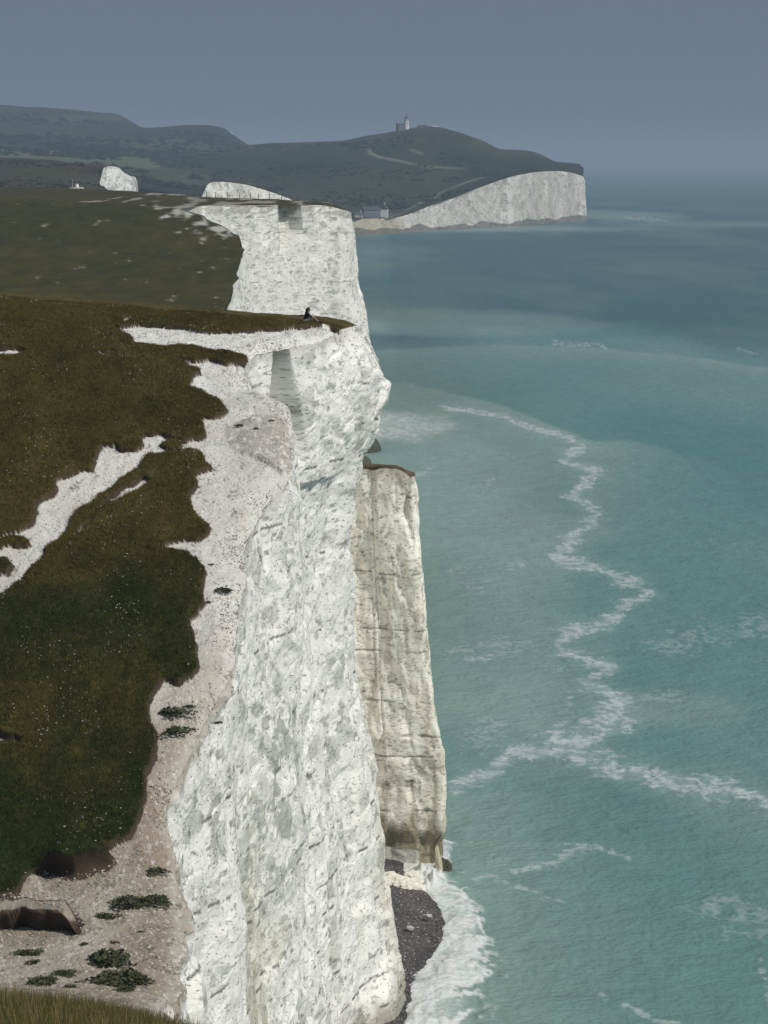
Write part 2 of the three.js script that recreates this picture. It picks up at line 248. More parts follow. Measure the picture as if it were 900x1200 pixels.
function flint(a, y, s) { // beds of flint: 0..1
  const yy = y + 0.25 * Math.sin(a * 0.11) + 0.12 * fbm(a * 0.8, y * 0.2, 2, s + 71), b = yy / 2.3, k = Math.floor(b), f = (b - k - 0.3 - 0.4 * hash(k, s, 5)) * 2.3, strong = hash(k, s, 9);
  if (strong < 0.4) return 0;
  return Math.abs(f) < 0.075 && vn(a * 1.5, k * 7.7, s + 73) + 0.8 * vn(a * 0.22, k * 3.1, s + 74) > 0.45 - strong * 0.45 ? 1 : 0;
}
function chalkColor(a, y, s, stain = 0, grey = 1) {
  const n = fbm(a * 0.12, y * 0.13, 3, s + 81), n2 = fbm(a * 0.9, y * 1.3, 3, s + 82), n3 = fbm(a * 3, y * 5, 2, s + 83), streak = fbm(a * 0.55, y * 0.12, 3, s + 84);
  let c = mul3(CHALK, 1.23 + 0.07 * (DS.tone1 - 0.5) + 0.09 * (DS.tone2 - 0.5) + 0.07 * n2 + 0.08 * n3);
  const st = clamp(stain + 0.35 * n + 0.5 * streak - 0.12, 0, 1);
  c = mix3(c, [0.60, 0.53, 0.36], st * 0.75);
  const gz = fbm(a * 0.3, y * 0.11, 3, s + 85);
  if (grey && DS.tone2 > 0.86 - 0.35 * Math.max(0, gz) && gz > -0.15) c = mix3(c, [0.37, 0.385, 0.33], clamp(0.45 + 0.5 * n2, 0, 0.8));   // grey weathered blocks
  if (DS.tone3 > 0.92 && n2 > 0) c = mix3(c, [0.33, 0.33, 0.28], 0.6);
  const sp = fbm(a * 1.8, y * 6, 2, s + 86); if (sp + 0.3 * n2 > 0.60) c = mix3(c, [0.13, 0.13, 0.11], 0.6);                      // flint nodules and lichen specks
  return c;
}
const chalkMat = std({ vertexColors: true, map: tex(chalkPrint, 1 / 34, 1 / 18), bumpMap: tex(grain, 0.5), bumpScale: 0.05 });
// the right-hand outline of the headland: bulging brow, waist and foot (height below the eye -> metres out)
const waist = smoothTable([[10.5, -0.3], [11.5, 0.4], [14, 1.5], [16, 1.35], [18.5, 0.7], [21, -0.5], [25, -1.5], [30, -1.8], [36, -1.9], [40, -1.5], [46, -0.9], [52, -0.7], [60, 0]]);
{
  const S = []; { const s0 = sAtD(88), s1 = sAtD(186); for (let s = 0; s < s0; s += 1.2) S.push(s); for (let s = s0; s < s1; s += 0.125) S.push(s); for (let s = s1; s < LEN; s += 1.2) S.push(s); }
  const NR = 520, cols = S.map((s) => { const p = along(topPts, topL, s), n = frame(s), f = footAt(s), j = brinkJag(s); return { s, n, p, f, j, d: -p.z, topY: G(p.x + n.x * j - 0.02, -p.z + 0, p.x + n.x * j).y, w: sstep(150, 164, -p.z) * sstep(215, 190, -p.z), rib: 0.8 * fbm(s * 0.11, 0.5, 2, 91) }; });
  let D = 0; const sVein = sAtD(133), sGrey = sAtD(142), sScar = sAtD(165.2), inScar = (s, b) => b < 19 && s > sScar - 1.6 && s < sScar + 2.4;
  const pos = (r, c) => {
    const k = cols[c]; if (r === 0) { D = 0; chalkRelief(k.s, k.topY, 101); return V(k.p.x + k.n.x * (k.j - 0.5), k.topY - 0.03, k.p.z + k.n.z * (k.j - 0.5)); }
    const t = (r - 1) / (NR - 2), y = lerp(k.topY, -0.6, t), below = EYE - y, e = 1 - Math.pow(1 - t, 1.0);
    const fade = sstep(0, 0.012, t);
    chalkRelief(k.s, y, 101); const rough = 1 + 0.45 * sstep(168, 172, k.d) * sstep(23, 18, below);
    let off = k.j * (1 - t) + fade * (DS.d * rough * (inScar(k.s, below) ? 0.15 : 1) + k.rib * sstep(0, 0.3, t) * 1.1 + 0.8 * fbm(k.s * 0.16, y * 0.05, 2, 92) * sstep(0, 0.2, t)) + waist(below) * (below < 21 ? k.w * sstep(167, 176, k.d) : lerp(k.w * 0.7, k.w, sstep(166, 176, k.d)));
    off -= 0.25 * Math.sin(Math.PI * t);
    // scar below the brow: a fallen slab left a recess whose side turns away from the sun
    const uS = k.s - sAtD(165.2), hT = clamp((below - 11.2) / 5.5, 0, 1.3); if (uS > -3 && uS < 4 && below < 20) { const l = -0.4 - 0.9 * hT, rr = 0.5 + 1.7 * hT, q = (uS - l) / (rr - l); if (q > 0 && q < 1) off -= 2.3 * (q < 0.7 ? q / 0.7 : (1 - q) / 0.3) * sstep(11.0, 11.6, below) * sstep(20, 17.5, below); }
    const fl = flint(k.s, y, 3); off -= fl * 0.05; D = fl;
    return V(lerp(k.p.x, k.f.x, e) + k.n.x * off, y, lerp(k.p.z, k.f.z, e) + k.n.z * off);
  };
  const col = (r, c, v) => {
    const k = cols[c], low = EYE - v.y, vein = Math.exp(-(((k.s - sVein + 0.6 * fbm(low * 0.3, 1, 3, 97) * 6) / 8) ** 2)) * sstep(28, 36, low + 3 * fbm(k.s * 0.2, low * 0.2, 2, 94)) * 0.6, greyV = Math.exp(-(((k.s - sGrey + 1.2 * fbm(low * 0.5, 3, 3, 98) * 4) / 6) ** 2)) * sstep(25, 30, low) * sstep(44, 38, low);
    let q = chalkColor(k.s, v.y, 101, -0.22 + vein + sstep(26, 4, v.y) * 0.22 + sstep(171, 178, k.d) * sstep(40, 18, v.y) * 0.4);
    const vb = fbm(k.s * 0.8, v.y * 1.1, 3, 99); if (greyV > 0.3 && vb > 0.05) q = mix3(q, [0.36, 0.38, 0.33], 0.75 * greyV); if (vein > 0.25 && vb < -0.12) q = mix3(q, [0.40, 0.39, 0.29], 0.9 * vein);
    if (D) q = mix3(q, [0.09, 0.09, 0.085], 0.8);
    if (low - (EYE - k.topY) < 0.9) q = mix3(q, mix3(RUBBLE, PATH, sstep(112, 140, k.d)), sstep(0.9, 0.1, low - (EYE - k.topY) + 0.4 * fbm(k.s, v.y, 3, 95)) * 0.8);
    if (v.y < 3) q = mix3(q, [0.22, 0.2, 0.13], sstep(3, 1, v.y + fbm(k.s, 1, 3, 96)) * 0.7);
    return q;
  };
  const g = gridGeo(NR, S.length, pos, col, (r, c, v) => [cols[c].s, v.y], false);
  tag(mesh('chalk_cliff', g, chalkMat), 'structure', 'white chalk cliff face below the turf with its jutting brow', 'cliff');
}
{ // the yellowish buttress standing out behind the headland
  const outline = [[204, -9], [210, -4.9], [215.6, -3.2], [215.0, -1.2], [214.3, 0.8], [213.9, 1.9], [214.0, 2.35], [215.2, 2.45], [217, 2.1], [220, 1.0], [224, -2], [228, -8]].map(([d, x]) => V(x, 0, -d));
  const L = [0]; for (let i = 1; i < outline.length; i++) L.push(L[i - 1] + outline[i].distanceTo(outline[i - 1])); const len = L[L.length - 1], NC = 330, NR = 340;
  const cols = []; for (let c = 0; c < NC; c++) { const s = len * c / (NC - 1), p = along(outline, L, s), a = along(outline, L, Math.max(0, s - 0.8)), b = along(outline, L, Math.min(len, s + 0.8)), t = b.sub(a).setY(0).normalize(); cols.push({ s, p, n: V(-t.z, 0, t.x) }); }
  const topAt = (x, d) => EYE - 25.4 - 0.105 * Math.max(0, d - 214.5) - 0.04 * Math.max(0, x) - 0.5 * sstep(1.2, 2.6, x) + 0.15 * fbm(x, d * 0.4, 3, 141) + Math.max(0, -x - 2) * 0.5, out = smoothTable([[0, 2.85], [4, 2.8], [8, 2.75], [14, 1.9], [22, 1.0], [28, 0.45], [34.5, 0]]);
  let D = 0, onTop = 0;
  const pos = (r, c) => {
    const k = cols[c]; const cx = -2.5, cz = -219;
    if (r < 6) { const q = 0.2 + 0.8 * r / 6; D = 0; onTop = 1; chalkRelief(k.s, 30, 151, 0.5); const x = lerp(cx, k.p.x, q), z = lerp(cz, k.p.z, q); return V(x, topAt(x, -z) + 0.1 * (1 - q), z); }
    onTop = 0; const t = (r - 6) / (NR - 7), y0 = topAt(k.p.x, -k.p.z), y = lerp(y0, -0.6, t);
    chalkRelief(k.s * 2.4, y * 0.7, 151, 0.8); const fade = sstep(0, 0.03, t), side = clamp((k.p.x + 4) / 6.2, 0.1, 1);
    const fl = flint(k.s, y + 0.7, 13); D = fl;
    let off = fade * DS.d + 0.3 * fbm(k.s * 0.6, y * 0.12, 3, 152) + 0.14 * fbm(k.s * 2.2, y * 0.7, 4, 153) - fl * 0.06;
    if (y < 3.2) off -= 0.7 * sstep(3.2, 1.6, y) * (0.6 + 0.6 * fbm(k.s * 0.6, 2, 2, 155));      // the sea has undercut the foot
    return V(k.p.x + out(y) * side + k.n.x * off, y, k.p.z + k.n.z * off);
  };
  const col = (r, c, v) => {
    const k = cols[c];
    if (onTop || (v.y > topAt(k.p.x, -k.p.z) - 0.3)) return mul3(mix3([0.10, 0.08, 0.045], [0.2, 0.15, 0.1], 0.5 + fbm(v.x * 2, v.z, 3, 156)), 1);
    let q = chalkColor(k.s * 2.4, v.y, 151, -0.02 + 0.4 * fbm(k.s * 1.4, v.y * 0.08, 3, 157) + sstep(1.5, 3.5, v.x) * 0.2, 0); q = [q[0] * 1.1, q[1] * 1.08, q[2] * 1.03];
    if (v.y > topAt(k.p.x, -k.p.z) - 1.6) q = mix3(q, [0.42, 0.31, 0.22], 0.45 * sstep(1.6, 0.4, topAt(k.p.x, -k.p.z) - v.y + 0.5 * fbm(k.s, v.y, 2, 158)));
    if (D) q = mix3(q, [0.14, 0.13, 0.1], 0.6);
    const fl2 = fbm(k.s * 2.8, v.y * 0.45, 3, 160); if (fl2 > 0.22) q = mix3(q, [0.36, 0.30, 0.19], sstep(0.22, 0.5, fl2) * 0.35);
    const f = fbm(k.s * 1.6, v.y * 0.25, 3, 159);
    if (v.y < 6) q = mix3(q, f > 0 ? [0.16, 0.14, 0.075] : [0.30, 0.25, 0.15], sstep(5.2, 2.6, v.y + f * 2.2) * 0.85);
    if (v.y < 1.3 && v.x < 3) q = mix3(q, CHALK, 0.8);
    return q;
  };
  const g = gridGeo(NR, NC, pos, col, (r, c, v) => [cols[c].s, v.y], false);
  tag(mesh('chalk_buttress', g, chalkMat), 'structure', 'yellowish chalk buttress with brown earth on its flat top', 'cliff');
}
function cliffSheet(name, label, tops, feet, nc, nr, o) { // tops and feet: Vector3[]
  const T = resample(tops, nc), Lf = []; const FL = [0]; for (let i = 1; i < tops.length; i++) FL.push(FL[i - 1] + tops[i].distanceTo(tops[i - 1]));
  for (let c = 0; c < nc; c++) Lf.push(along(feet, FL, FL[FL.length - 1] * c / (nc - 1)));
  const A = [0]; for (let c = 1; c < nc; c++) A.push(A[c - 1] + T[c].distanceTo(T[c - 1]));
  const N = T.map((p, c) => { const t = T[Math.min(nc - 1, c + 2)].clone().sub(T[Math.max(0, c - 2)]).setY(0).normalize(); return V(-t.z, 0, t.x); });
  let D = 0; const sc = o.scale;
  const pos = (r, c) => {
    const t = r / (nr - 1), y = lerp(T[c].y, Lf[c].y, t); chalkRelief(A[c] / sc, y / sc, o.seed); D = o.flint ? flint(A[c] * o.flint, y * o.flint, o.seed) : 0;
    const off = sstep(0, 0.06, t) * DS.d * sc * (o.amp ?? 1) + (o.rib ?? 0) * fbm(A[c] * (o.ribF ?? 0.05), y * 0.01, 3, o.seed + 5) * sstep(0, 0.1, t) + (o.extra ? o.extra(A[c] / A[nc - 1], t, y, T[c]) : 0);
    return V(lerp(T[c].x, Lf[c].x, t) + N[c].x * off, y + (r === 0 ? 0.05 : 0), lerp(T[c].z, Lf[c].z, t) + N[c].z * off);
  };
  const g = gridGeo(nr, nc, pos, (r, c, v) => { let q = chalkColor(A[c] / sc, v.y / sc, o.seed, o.stain ?? -0.2); if (D) q = mix3(q, [0.1, 0.1, 0.1], 0.6); if (o.color) q = o.color(q, A[c] / A[nc - 1], r / (nr - 1), v, T[c]); return q; }, (r, c, v) => [A[c], v.y], false);
  const m = mesh(name, g, std({ vertexColors: true, map: tex(chalkPrint, 1 / (26 * sc), 1 / (18 * sc)), bumpMap: tex(grain, 0.3 / sc), bumpScale: 0.15 * sc }));
  return tag(m, 'structure', label, 'cliff');
}
function landSheet(name, label, rowsIn, nc, sub, color, o = {}) { // rows of [px, py, metres ahead] or Vector3, front to back
  const R = rowsIn.map((r) => resample(r.map((p) => (Array.isArray(p) ? at(...p) : p)), nc)), nr = (R.length - 1) * sub + 1;
  const pos = (r, c) => { const k = Math.min(R.length - 2, Math.floor(r / sub)), t = r / sub - k, q = (i) => R[clamp(i, 0, R.length - 1)][c]; const p = along([q(k - 1), q(k), q(k + 1), q(k + 2)], [-1, 0, 1, 2], t); p.y += (o.bump ?? 0) * fbm(p.x * (o.bf ?? 0.05), p.z * (o.bf ?? 0.05), 4, o.seed ?? 7); return p; };
  const g = gridGeo(nr, nc, pos, (r, c, v) => color(v, c / (nc - 1), r / (nr - 1)), (r, c, v) => [v.x, -v.z], true);
  return tag(mesh(name, g, std({ vertexColors: true, bumpMap: tex(grain, o.tex ?? 0.1), bumpScale: o.texH ?? 0.25 })), 'structure', label, 'hill');
}
const lower = (r, dy, dd) => r.map(([x, y, d]) => { const p = at(x, y, d); return V(p.x * (d + dd) / d, p.y - dy, p.z - dd); });
const fieldColor = (v) => { const n = fbm(v.x * 0.05, v.z * 0.018, 4, 201), m = fbm(v.x * 0.5, v.z * 0.12, 4, 203); let c = mul3(mix3([0.042, 0.043, 0.009], [0.066, 0.053, 0.013], clamp(0.45 + n * 0.9 + m * 0.4, 0, 1)), 1 + 0.3 * m); if (fbm(v.x * 0.7, v.z * 0.12, 4, 205) > 0.62) c = mix3(c, [0.25, 0.23, 0.16], 0.3); return c; };
{ // the next down and its cliff
  const brow = [[208, 244, 545], [240, 241.5, 548], [300, 241, 555], [345, 241, 562], [380, 241, 567], [408, 248, 572]];
  const edge = [[262, 378, 325], [266, 360, 350], [277, 325, 410], [287, 292, 470], [272, 272, 500], [238, 254, 527], [208, 244, 545]];
  const edgeD = resample(edge.map((e) => V(...e)), 44).map((p, i, l) => { const k = Math.sin(Math.PI * i / 43), j = 5.5 * fbm(i * 0.42, 2, 3, 215) * k; return [p.x + j, p.y - 0.35 * j, p.z]; });
  const left = resample([[-150, 392, 300], [-150, 350, 360], [-150, 312, 430], [-150, 282, 500], [-150, 258, 540], [-150, 238, 600], [-150, 228, 650]].map((e) => V(...e)), 44);
  const rows = edgeD.map((e, i) => { const l = left[i], out = []; for (let k = 0; k < 8; k++) { const t = k / 8; out.push([lerp(l.x, e[0], t), lerp(l.y, e[1], t) - 3 * Math.sin(Math.PI * t), lerp(l.z, e[2], t)]); } out.push(e); return out; });
  const scatter = (v, u, w) => { let c = fieldColor(v); const near = sstep(0.80, 1, u) * sstep(0.45, 0.9, w), n = fbm(v.x * 0.5, v.z * 0.12, 4, 207); if (n + near * 0.6 > 0.55) c = mix3(c, [0.6, 0.58, 0.5], clamp((n + near * 0.6 - 0.55) * 2.4, 0, 0.8)); return c; };
  landSheet('clifftop_field', 'grass field sloping up to the next chalk cliff', rows, 200, 4, scatter, { bump: 0.5, bf: 0.09, tex: 0.15, texH: 0.12 });
  const sky = [[-150, 220, 735], [0, 219, 735], [60, 220, 735], [110, 222, 720], [200, 227, 690], [240, 231, 660], [300, 233, 640], [350, 235.5, 625], [385, 238, 605], [408, 247, 582]];
  const first = [[-150, 228, 650], [-20, 232, 625], [60, 236, 605], [150, 241, 566], ...brow];
  landSheet('clifftop_field', 'dry grass crest above the next chalk cliff', [first, sky, lower(sky, 6, 60), lower(sky, 25, 160)], 220, 24, (v, u, w) => { let c = fieldColor(v); const n = fbm(v.x * 0.3, v.z * 0.06, 4, 208); if (u > 0.45 && w < 0.35 && n > 0.12) c = mix3(c, [0.58, 0.55, 0.48], 0.6); return mix3(c, [0.075, 0.062, 0.035], 0.3); }, { bump: 0.3, bf: 0.15, tex: 0.15, texH: 0.12 });
  const T = [...edgeD.map((e) => at(...e)), ...brow.slice(1).map((e) => at(...e)), V(-7.6, 48.8, -590), V(-11, 48.5, -640), V(-25, 48, -720)];
  const nE = edgeD.length, B = T.map((p, i) => V(p.x + (i < nE ? 5 : i < nE + 5 ? 2.2 : 3.2), -0.5, p.z + (i < nE - 12 ? 0 : i < nE + 5 ? 10 : 6)));
  B[nE + 4] = V(-5.2, -0.5, -556); B[nE + 5] = V(-3.8, -0.5, -562);
  const nx = at(339, 241, 561).x, notch = (p, y) => { const u = (p.x - nx) / 2.0, dep = p.y - y, low = 8.2 - 2.2 * u; return p.z < -540 && p.z > -580 ? sstep(1.15, 0.85, Math.abs(u)) * sstep(low, low - 1.2, dep) : 0; };
  cliffSheet('chalk_cliff', 'tall chalk cliff ending the grass field, with a dark notch in its brow', T, B, 820, 230, { scale: 1.05, seed: 301, flint: 0.7, amp: 1.0, rib: 1.5, ribF: 0.09, stain: -0.28,
    extra: (u, t, y, p) => -4.2 * notch(p, y) + 1.7 * sstep(34, 24, y) * sstep(-12, -7.4, p.x) * (p.z < -540 ? 1 : 0) + 0.5 * fbm(p.x * 0.35, y * 0.1, 3, 305),
    color: (q, u, t, v, p) => (p.y - v.y < 1.6 && fbm(v.x * 0.5, v.y * 0.8, 3, 306) > -0.1 && p.z < -540 ? mix3(q, [0.42, 0.38, 0.31], 0.6) : q) });
  const rock = (px, py, y, rx, ry, rz, sd) => { const g = new THREE.IcosahedronGeometry(1, 4), a = g.attributes.position, p = onSea(px, py, 0); for (let i = 0; i < a.count; i++) { const x = a.getX(i), yy = a.getY(i), z = a.getZ(i), k = 1 + 0.28 * fbm(x * 1.7 + sd, yy * 1.7 + z, 4, sd); a.setXYZ(i, p.x + x * rx * k, y + yy * ry * k, p.z + z * rz * k); } g.computeVertexNormals(); return g; };
  tag(mesh('sea_rock', rock(433, 528, 0.2, 2.4, 2.6, 5, 3), std({ color: new THREE.Color().setRGB(0.075, 0.08, 0.06), bumpMap: tex(grain, 2), bumpScale: 0.04 })), null, 'dark weedy rock at the foot of the cliff, the larger one with surf behind it', 'rock');
  tag(mesh('sea_rock', rock(425, 545, 0, 1.8, 1.8, 4, 9), std({ color: new THREE.Color().setRGB(0.085, 0.09, 0.06), bumpMap: tex(grain, 2), bumpScale: 0.04 })), null, 'small dark weedy rock just behind the buttress top', 'rock').name = 'sea_rock_001';
}
{ // two more cliffs along the coast
  const t3 = [[236, 232, 930], [243, 217, 935], [250, 213.5, 940], [265, 213.5, 948], [290, 217, 960], [320, 226, 975], [348, 237, 990], [352, 246, 995]].map((p) => at(...p));
  cliffSheet('chalk_cliff', 'long low wedge of white cliff beyond the fence', t3, t3.map((p) => V(p.x + 3, -0.5, p.z + 8)), 200, 60, { scale: 3, seed: 331, amp: 1.1, stain: -0.05 });
  landSheet('clifftop_field', 'grass behind the long low white cliff', [[[236, 232, 930], [243, 217, 935], [250, 213.5, 940], [265, 213.5, 948], [290, 217, 960], [320, 226, 975], [348, 237, 990]], [[237, 240, 1000], [244, 222, 1010], [251, 216, 1030], [265, 215, 1050], [290, 218, 1060], [320, 227, 1050], [348, 238, 1040]], [[238, 290, 1150], [246, 280, 1150], [254, 270, 1200], [268, 270, 1200], [280, 270, 1200], [320, 270, 1150], [348, 270, 1100]]], 60, 8, fieldColor, { tex: 0.1 });
  const t4 = [[112, 222, 1462], [117, 213, 1466], [121, 198, 1470], [127, 195, 1474], [138, 196, 1480], [145, 202, 1486], [152, 206, 1492], [159, 208.5, 1500], [161.5, 222, 1506]].map((p) => at(...p));
  cliffSheet('chalk_cliff', 'small square white cliff above the field crest', t4, t4.map((p) => V(p.x + 2, -0.5, p.z + 12)), 140, 80, { scale: 3.6, seed: 341, amp: 1.3, stain: -0.2 });
  const hillC = (v) => mul3(mix3([0.036, 0.036, 0.02], [0.06, 0.052, 0.032], clamp(0.5 + fbm(v.x * 0.012, v.z * 0.008, 4, 221), 0, 1)), 1 + 0.25 * fbm(v.x * 0.09, v.z * 0.04, 3, 222));
  landSheet('down_slope', 'brown down sloping behind the field crest', [[[-200, 240, 900], [-60, 238, 900], [60, 235, 950], [150, 240, 1000]], [[-200, 222, 1100], [-60, 218, 1150], [60, 216, 1200], [118, 217, 1420]], [[-200, 200, 1500], [-60, 200, 1500], [60, 203, 1500], [118, 205, 1472]], [[-200, 181, 1750], [-60, 184, 1750], [40, 188, 1720], [127, 195.2, 1478]], [[-200, 190, 1900], [-60, 190, 1900], [60, 193, 1900], [140, 200, 1600]], [[-200, 230, 2200], [-60, 230, 2200], [60, 230, 2200], [160, 235, 2000]]], 150, 12, hillC, { bump: 1.2, bf: 0.02, tex: 0.05 });
}
{ // far downs
  const farC = (v, u, w) => { const n = fbm(v.x * 0.006, v.z * 0.004, 4, 231), m = fbm(v.x * 0.03, v.z * 0.02, 3, 232); let c = mul3(mix3([0.020, 0.026, 0.014], [0.055, 0.058, 0.03], clamp(0.45 + n * 1.6, 0, 1)), 1 + 0.5 * m); if (w > 0.16 && w < 0.30 && u < 0.75) c = mix3(c, [0.12, 0.14, 0.07], 0.7); return c; };
  const ridge = [[-260, 118, 4500], [-60, 119, 4500], [0, 122, 4500], [60, 127, 4450], [110, 132, 4400], [135, 134, 4350], [152, 142, 4300], [166, 150, 4300], [185, 151, 4250], [215, 147.5, 4200], [248, 148, 4150], [264, 152, 4100], [278, 162, 4080], [292, 171, 4060], [330, 200, 4060]];
  landSheet('far_hills', 'hazy far downs along the skyline', [[[-260, 215, 2000], [0, 212, 2000], [160, 222, 2100], [330, 240, 2100]], [[-260, 186, 2600], [0, 188, 2600], [160, 196, 2650], [330, 215, 2700]], [[-260, 168, 3100], [0, 170, 3100], [120, 178, 3100], [210, 187, 3150], [330, 205, 3200]], [[-260, 142, 3800], [0, 145, 3800], [160, 160, 3700], [260, 168, 3700], [330, 200, 3700]], ridge, lower(ridge, 30, 500), lower(ridge, 120, 1200)], 200, 16, farC, { bump: 3, bf: 0.006, tex: 0.02 });
  const scar = [[263, 152.5, 4060], [271, 155, 4060], [275, 160, 4055], [277, 165, 4052]].map((p) => at(...p));
  cliffSheet('chalk_cliff', 'tiny white chalk scar on the far skyline', scar, scar.map((p, i) => V(p.x + 1, p.y - [3, 9, 9, 2][i], p.z + 12)), 30, 14, { scale: 5, seed: 361, amp: 0.5, stain: 0 });
  // hill with the lighthouse, ending in the far white headland
  const browF = [[60, 262, 2000], [250, 262, 2050], [340, 260, 2080], [400, 257, 2110], [432, 256, 2150], [462, 255.5, 2190], [482, 250, 2230], [505, 241, 2270], [535, 231, 2320], [562, 220, 2370], [585, 211.5, 2410], [606, 205.5, 2450], [630, 201.5, 2510], [655, 200.5, 2580], [672, 203, 2630], [683, 207, 2655]];
  const r1 = [[60, 235, 2350], [250, 232, 2350], [400, 234, 2350], [450, 238, 2380], [500, 228, 2420], [550, 214, 2480], [590, 203, 2540], [620, 197, 2600], [655, 196, 2680], [684, 203, 2700]];
  const r2 = [[60, 202, 2750], [250, 198, 2750], [400, 196, 2700], [450, 198, 2700], [500, 197, 2680], [550, 195, 2680], [590, 190, 2720], [620, 188, 2760], [655, 192, 2800], [684, 199, 2760]];
  const r3 = [[60, 192, 3000], [200, 186, 3000], [290, 178, 2980], [400, 173, 2930], [440, 170, 2900], [490, 166, 2880], [530, 168, 2870], [560, 176, 2870], [590, 184, 2900], [620, 183, 2900], [650, 191, 2900], [684, 197, 2840]];
  const r4 = [[60, 190, 3250], [200, 184, 3250], [250, 178, 3230], [290, 171.5, 3200], [340, 167.5, 3150], [400, 165.5, 3100], [430, 159.5, 3050], [470, 152.5, 3000], [500, 148.5, 2990], [520, 150, 2985], [545, 157, 2970], [566, 165, 2960], [586, 174.5, 2960], [618, 177, 2960], [634, 182, 2960], [650, 189.5, 2950], [678, 192.5, 2930], [681, 196, 2900]];
  const tracks = [[[430, 168, 2960], [433, 178, 2850], [445, 183, 2800], [470, 190, 2750], [500, 196, 2690], [545, 198, 2650]], [[462, 252, 2220], [480, 245, 2290], [500, 236, 2350], [520, 226, 2420], [545, 216, 2480], [568, 208, 2520]], [[482, 177, 2820], [494, 181, 2790]]].map((t) => t.map((p) => { const q = at(...p); return [q.x, -q.z]; }));
  const hillC = (v, u, w) => {
    const n = fbm(v.x * 0.007, v.z * 0.004, 4, 241), m = fbm(v.x * 0.035, v.z * 0.012, 4, 242); let c = mul3(mix3([0.022, 0.032, 0.016], [0.062, 0.066, 0.03], clamp(0.4 + n * 1.5 + (w > 0.62 ? 0.25 : 0), 0, 1)), 1 + 0.6 * m);
    if (m + n * 0.6 > 0.2) c = mix3(c, [0.018, 0.024, 0.014], 0.7);                              // scrub
    if (fbm(v.x * 0.05, v.z * 0.02, 2, 246) > 0.3 && w > 0.55) c = mix3(c, [0.085, 0.075, 0.045], 0.5);
    const tr = Math.min(...tracks.map((t) => sdLine(t, v.x, -v.z, 0.25))); if (tr < 3.2) c = mix3(c, [0.42, 0.40, 0.32], sstep(3.2, 1.2, tr) * (0.25 + 0.3 * m));
    return c;
  };
  landSheet('headland_hill', 'hazy green hill behind the far white headland', [browF, r1, r2, r3, r4, lower(r4, 12, 180), lower(r4, 60, 500)], 300, 22, hillC, { bump: 2.2, bf: 0.012, tex: 0.03 });
  const feet = browF.slice(3).map(([px, , d]) => { const p = at(px, 258, d); return V(p.x + 2, -0.5, p.z + 4); });
  const tops = browF.slice(3).map((p) => at(...p));
  tops.push(V(at(684, 205, 2655).x + 1, tops[tops.length - 1].y - 1, -2680), V(at(681, 205, 2655).x - 4, tops[tops.length - 1].y, -2800)); feet.push(V(tops[tops.length - 2].x + 1, -0.5, -2675), V(tops[tops.length - 1].x + 1, -0.5, -2800));
  cliffSheet('chalk_cliff', 'far cream white headland cliff falling to the sea', tops, feet, 420, 80, { scale: 6, seed: 371, amp: 0.55, rib: 3.5, ribF: 0.05, stain: 0.25,
    color: (q, u, t, v) => { const yel = sstep(24, 2, v.x) * 0.75; q = mix3(q, [0.5, 0.42, 0.2], yel); q = mix3(q, [0.50, 0.47, 0.40], 0.35 + 0.35 * fbm(v.x * 0.12, v.y * 0.01, 3, 373)); if (v.y < 4.5 + 3 * fbm(v.x * 0.1, 1, 3, 374)) q = mix3(q, [0.12, 0.115, 0.1], 0.75); return q; } });
}
for (const n of ['chalk_cliff', 'clifftop_field']) { let k = 0; for (const o of scene.children) if (o.name === n) { if (k) o.name = n + '_' + String(k).padStart(3, '0'); k++; } }

// ───────────────────────── sea, shingle ─────────────────────────
const seaPath = (pts) => pts.map(([x, y]) => { const p = onSea(x, y); return [p.x, -p.z]; });
function sdLine(P, x, d, sq) { let m = 1e9, ts = 0; for (let i = 1; i < P.length; i++) { const [ax, ay] = P[i - 1], [bx, by] = P[i], ex = bx - ax, ey = (by - ay) * sq, wx = x - ax, wy = (d - ay) * sq, t = clamp((wx * ex + wy * ey) / (ex * ex + ey * ey + 1e-9), 0, 1), q = (wx - ex * t) ** 2 + (wy - ey * t) ** 2; if (q < m) { m = q; ts = (i - 1 + t) / (P.length - 1); } } WO.t = ts; return Math.sqrt(m); }
const foamLine = seaPath([[520, 478], [545, 481], [595, 488], [612, 498], [648, 508], [670, 514], [680, 523], [662, 540], [700, 550], [690, 570], [666, 582], [695, 596], [695, 614], [672, 630], [654, 653], [690, 661], [725, 677], [760, 691], [738, 714], [700, 731], [670, 738], [657, 760], [690, 776], [715, 781], [688, 793], [706, 802], [735, 820], [716, 832], [714, 852], [690, 870], [656, 876], [700, 891], [750, 906], [806, 921], [860, 924], [905, 948], [980, 985]]);
const foamBranch = seaPath([[656, 876], [600, 881], [577, 904], [535, 919]]), foamBits = [[[545, 775], [575, 768], [602, 755]], [[640, 850], [665, 843], [668, 815]], [[650, 402], [680, 404], [708, 406]], [[868, 411], [892, 414]], [[742, 257], [772, 257]], [[705, 1172], [740, 1180], [765, 1192], [830, 1196]], [[650, 999], [700, 993], [738, 1006]], [[600, 1022], [650, 1010], [690, 1000]], [[598, 667], [612, 664]], [[490, 556], [502, 554]], [[892, 1130], [905, 1180]], [[560, 570], [580, 566]], [[545, 1020], [620, 1045], [660, 1060]]].map(seaPath);
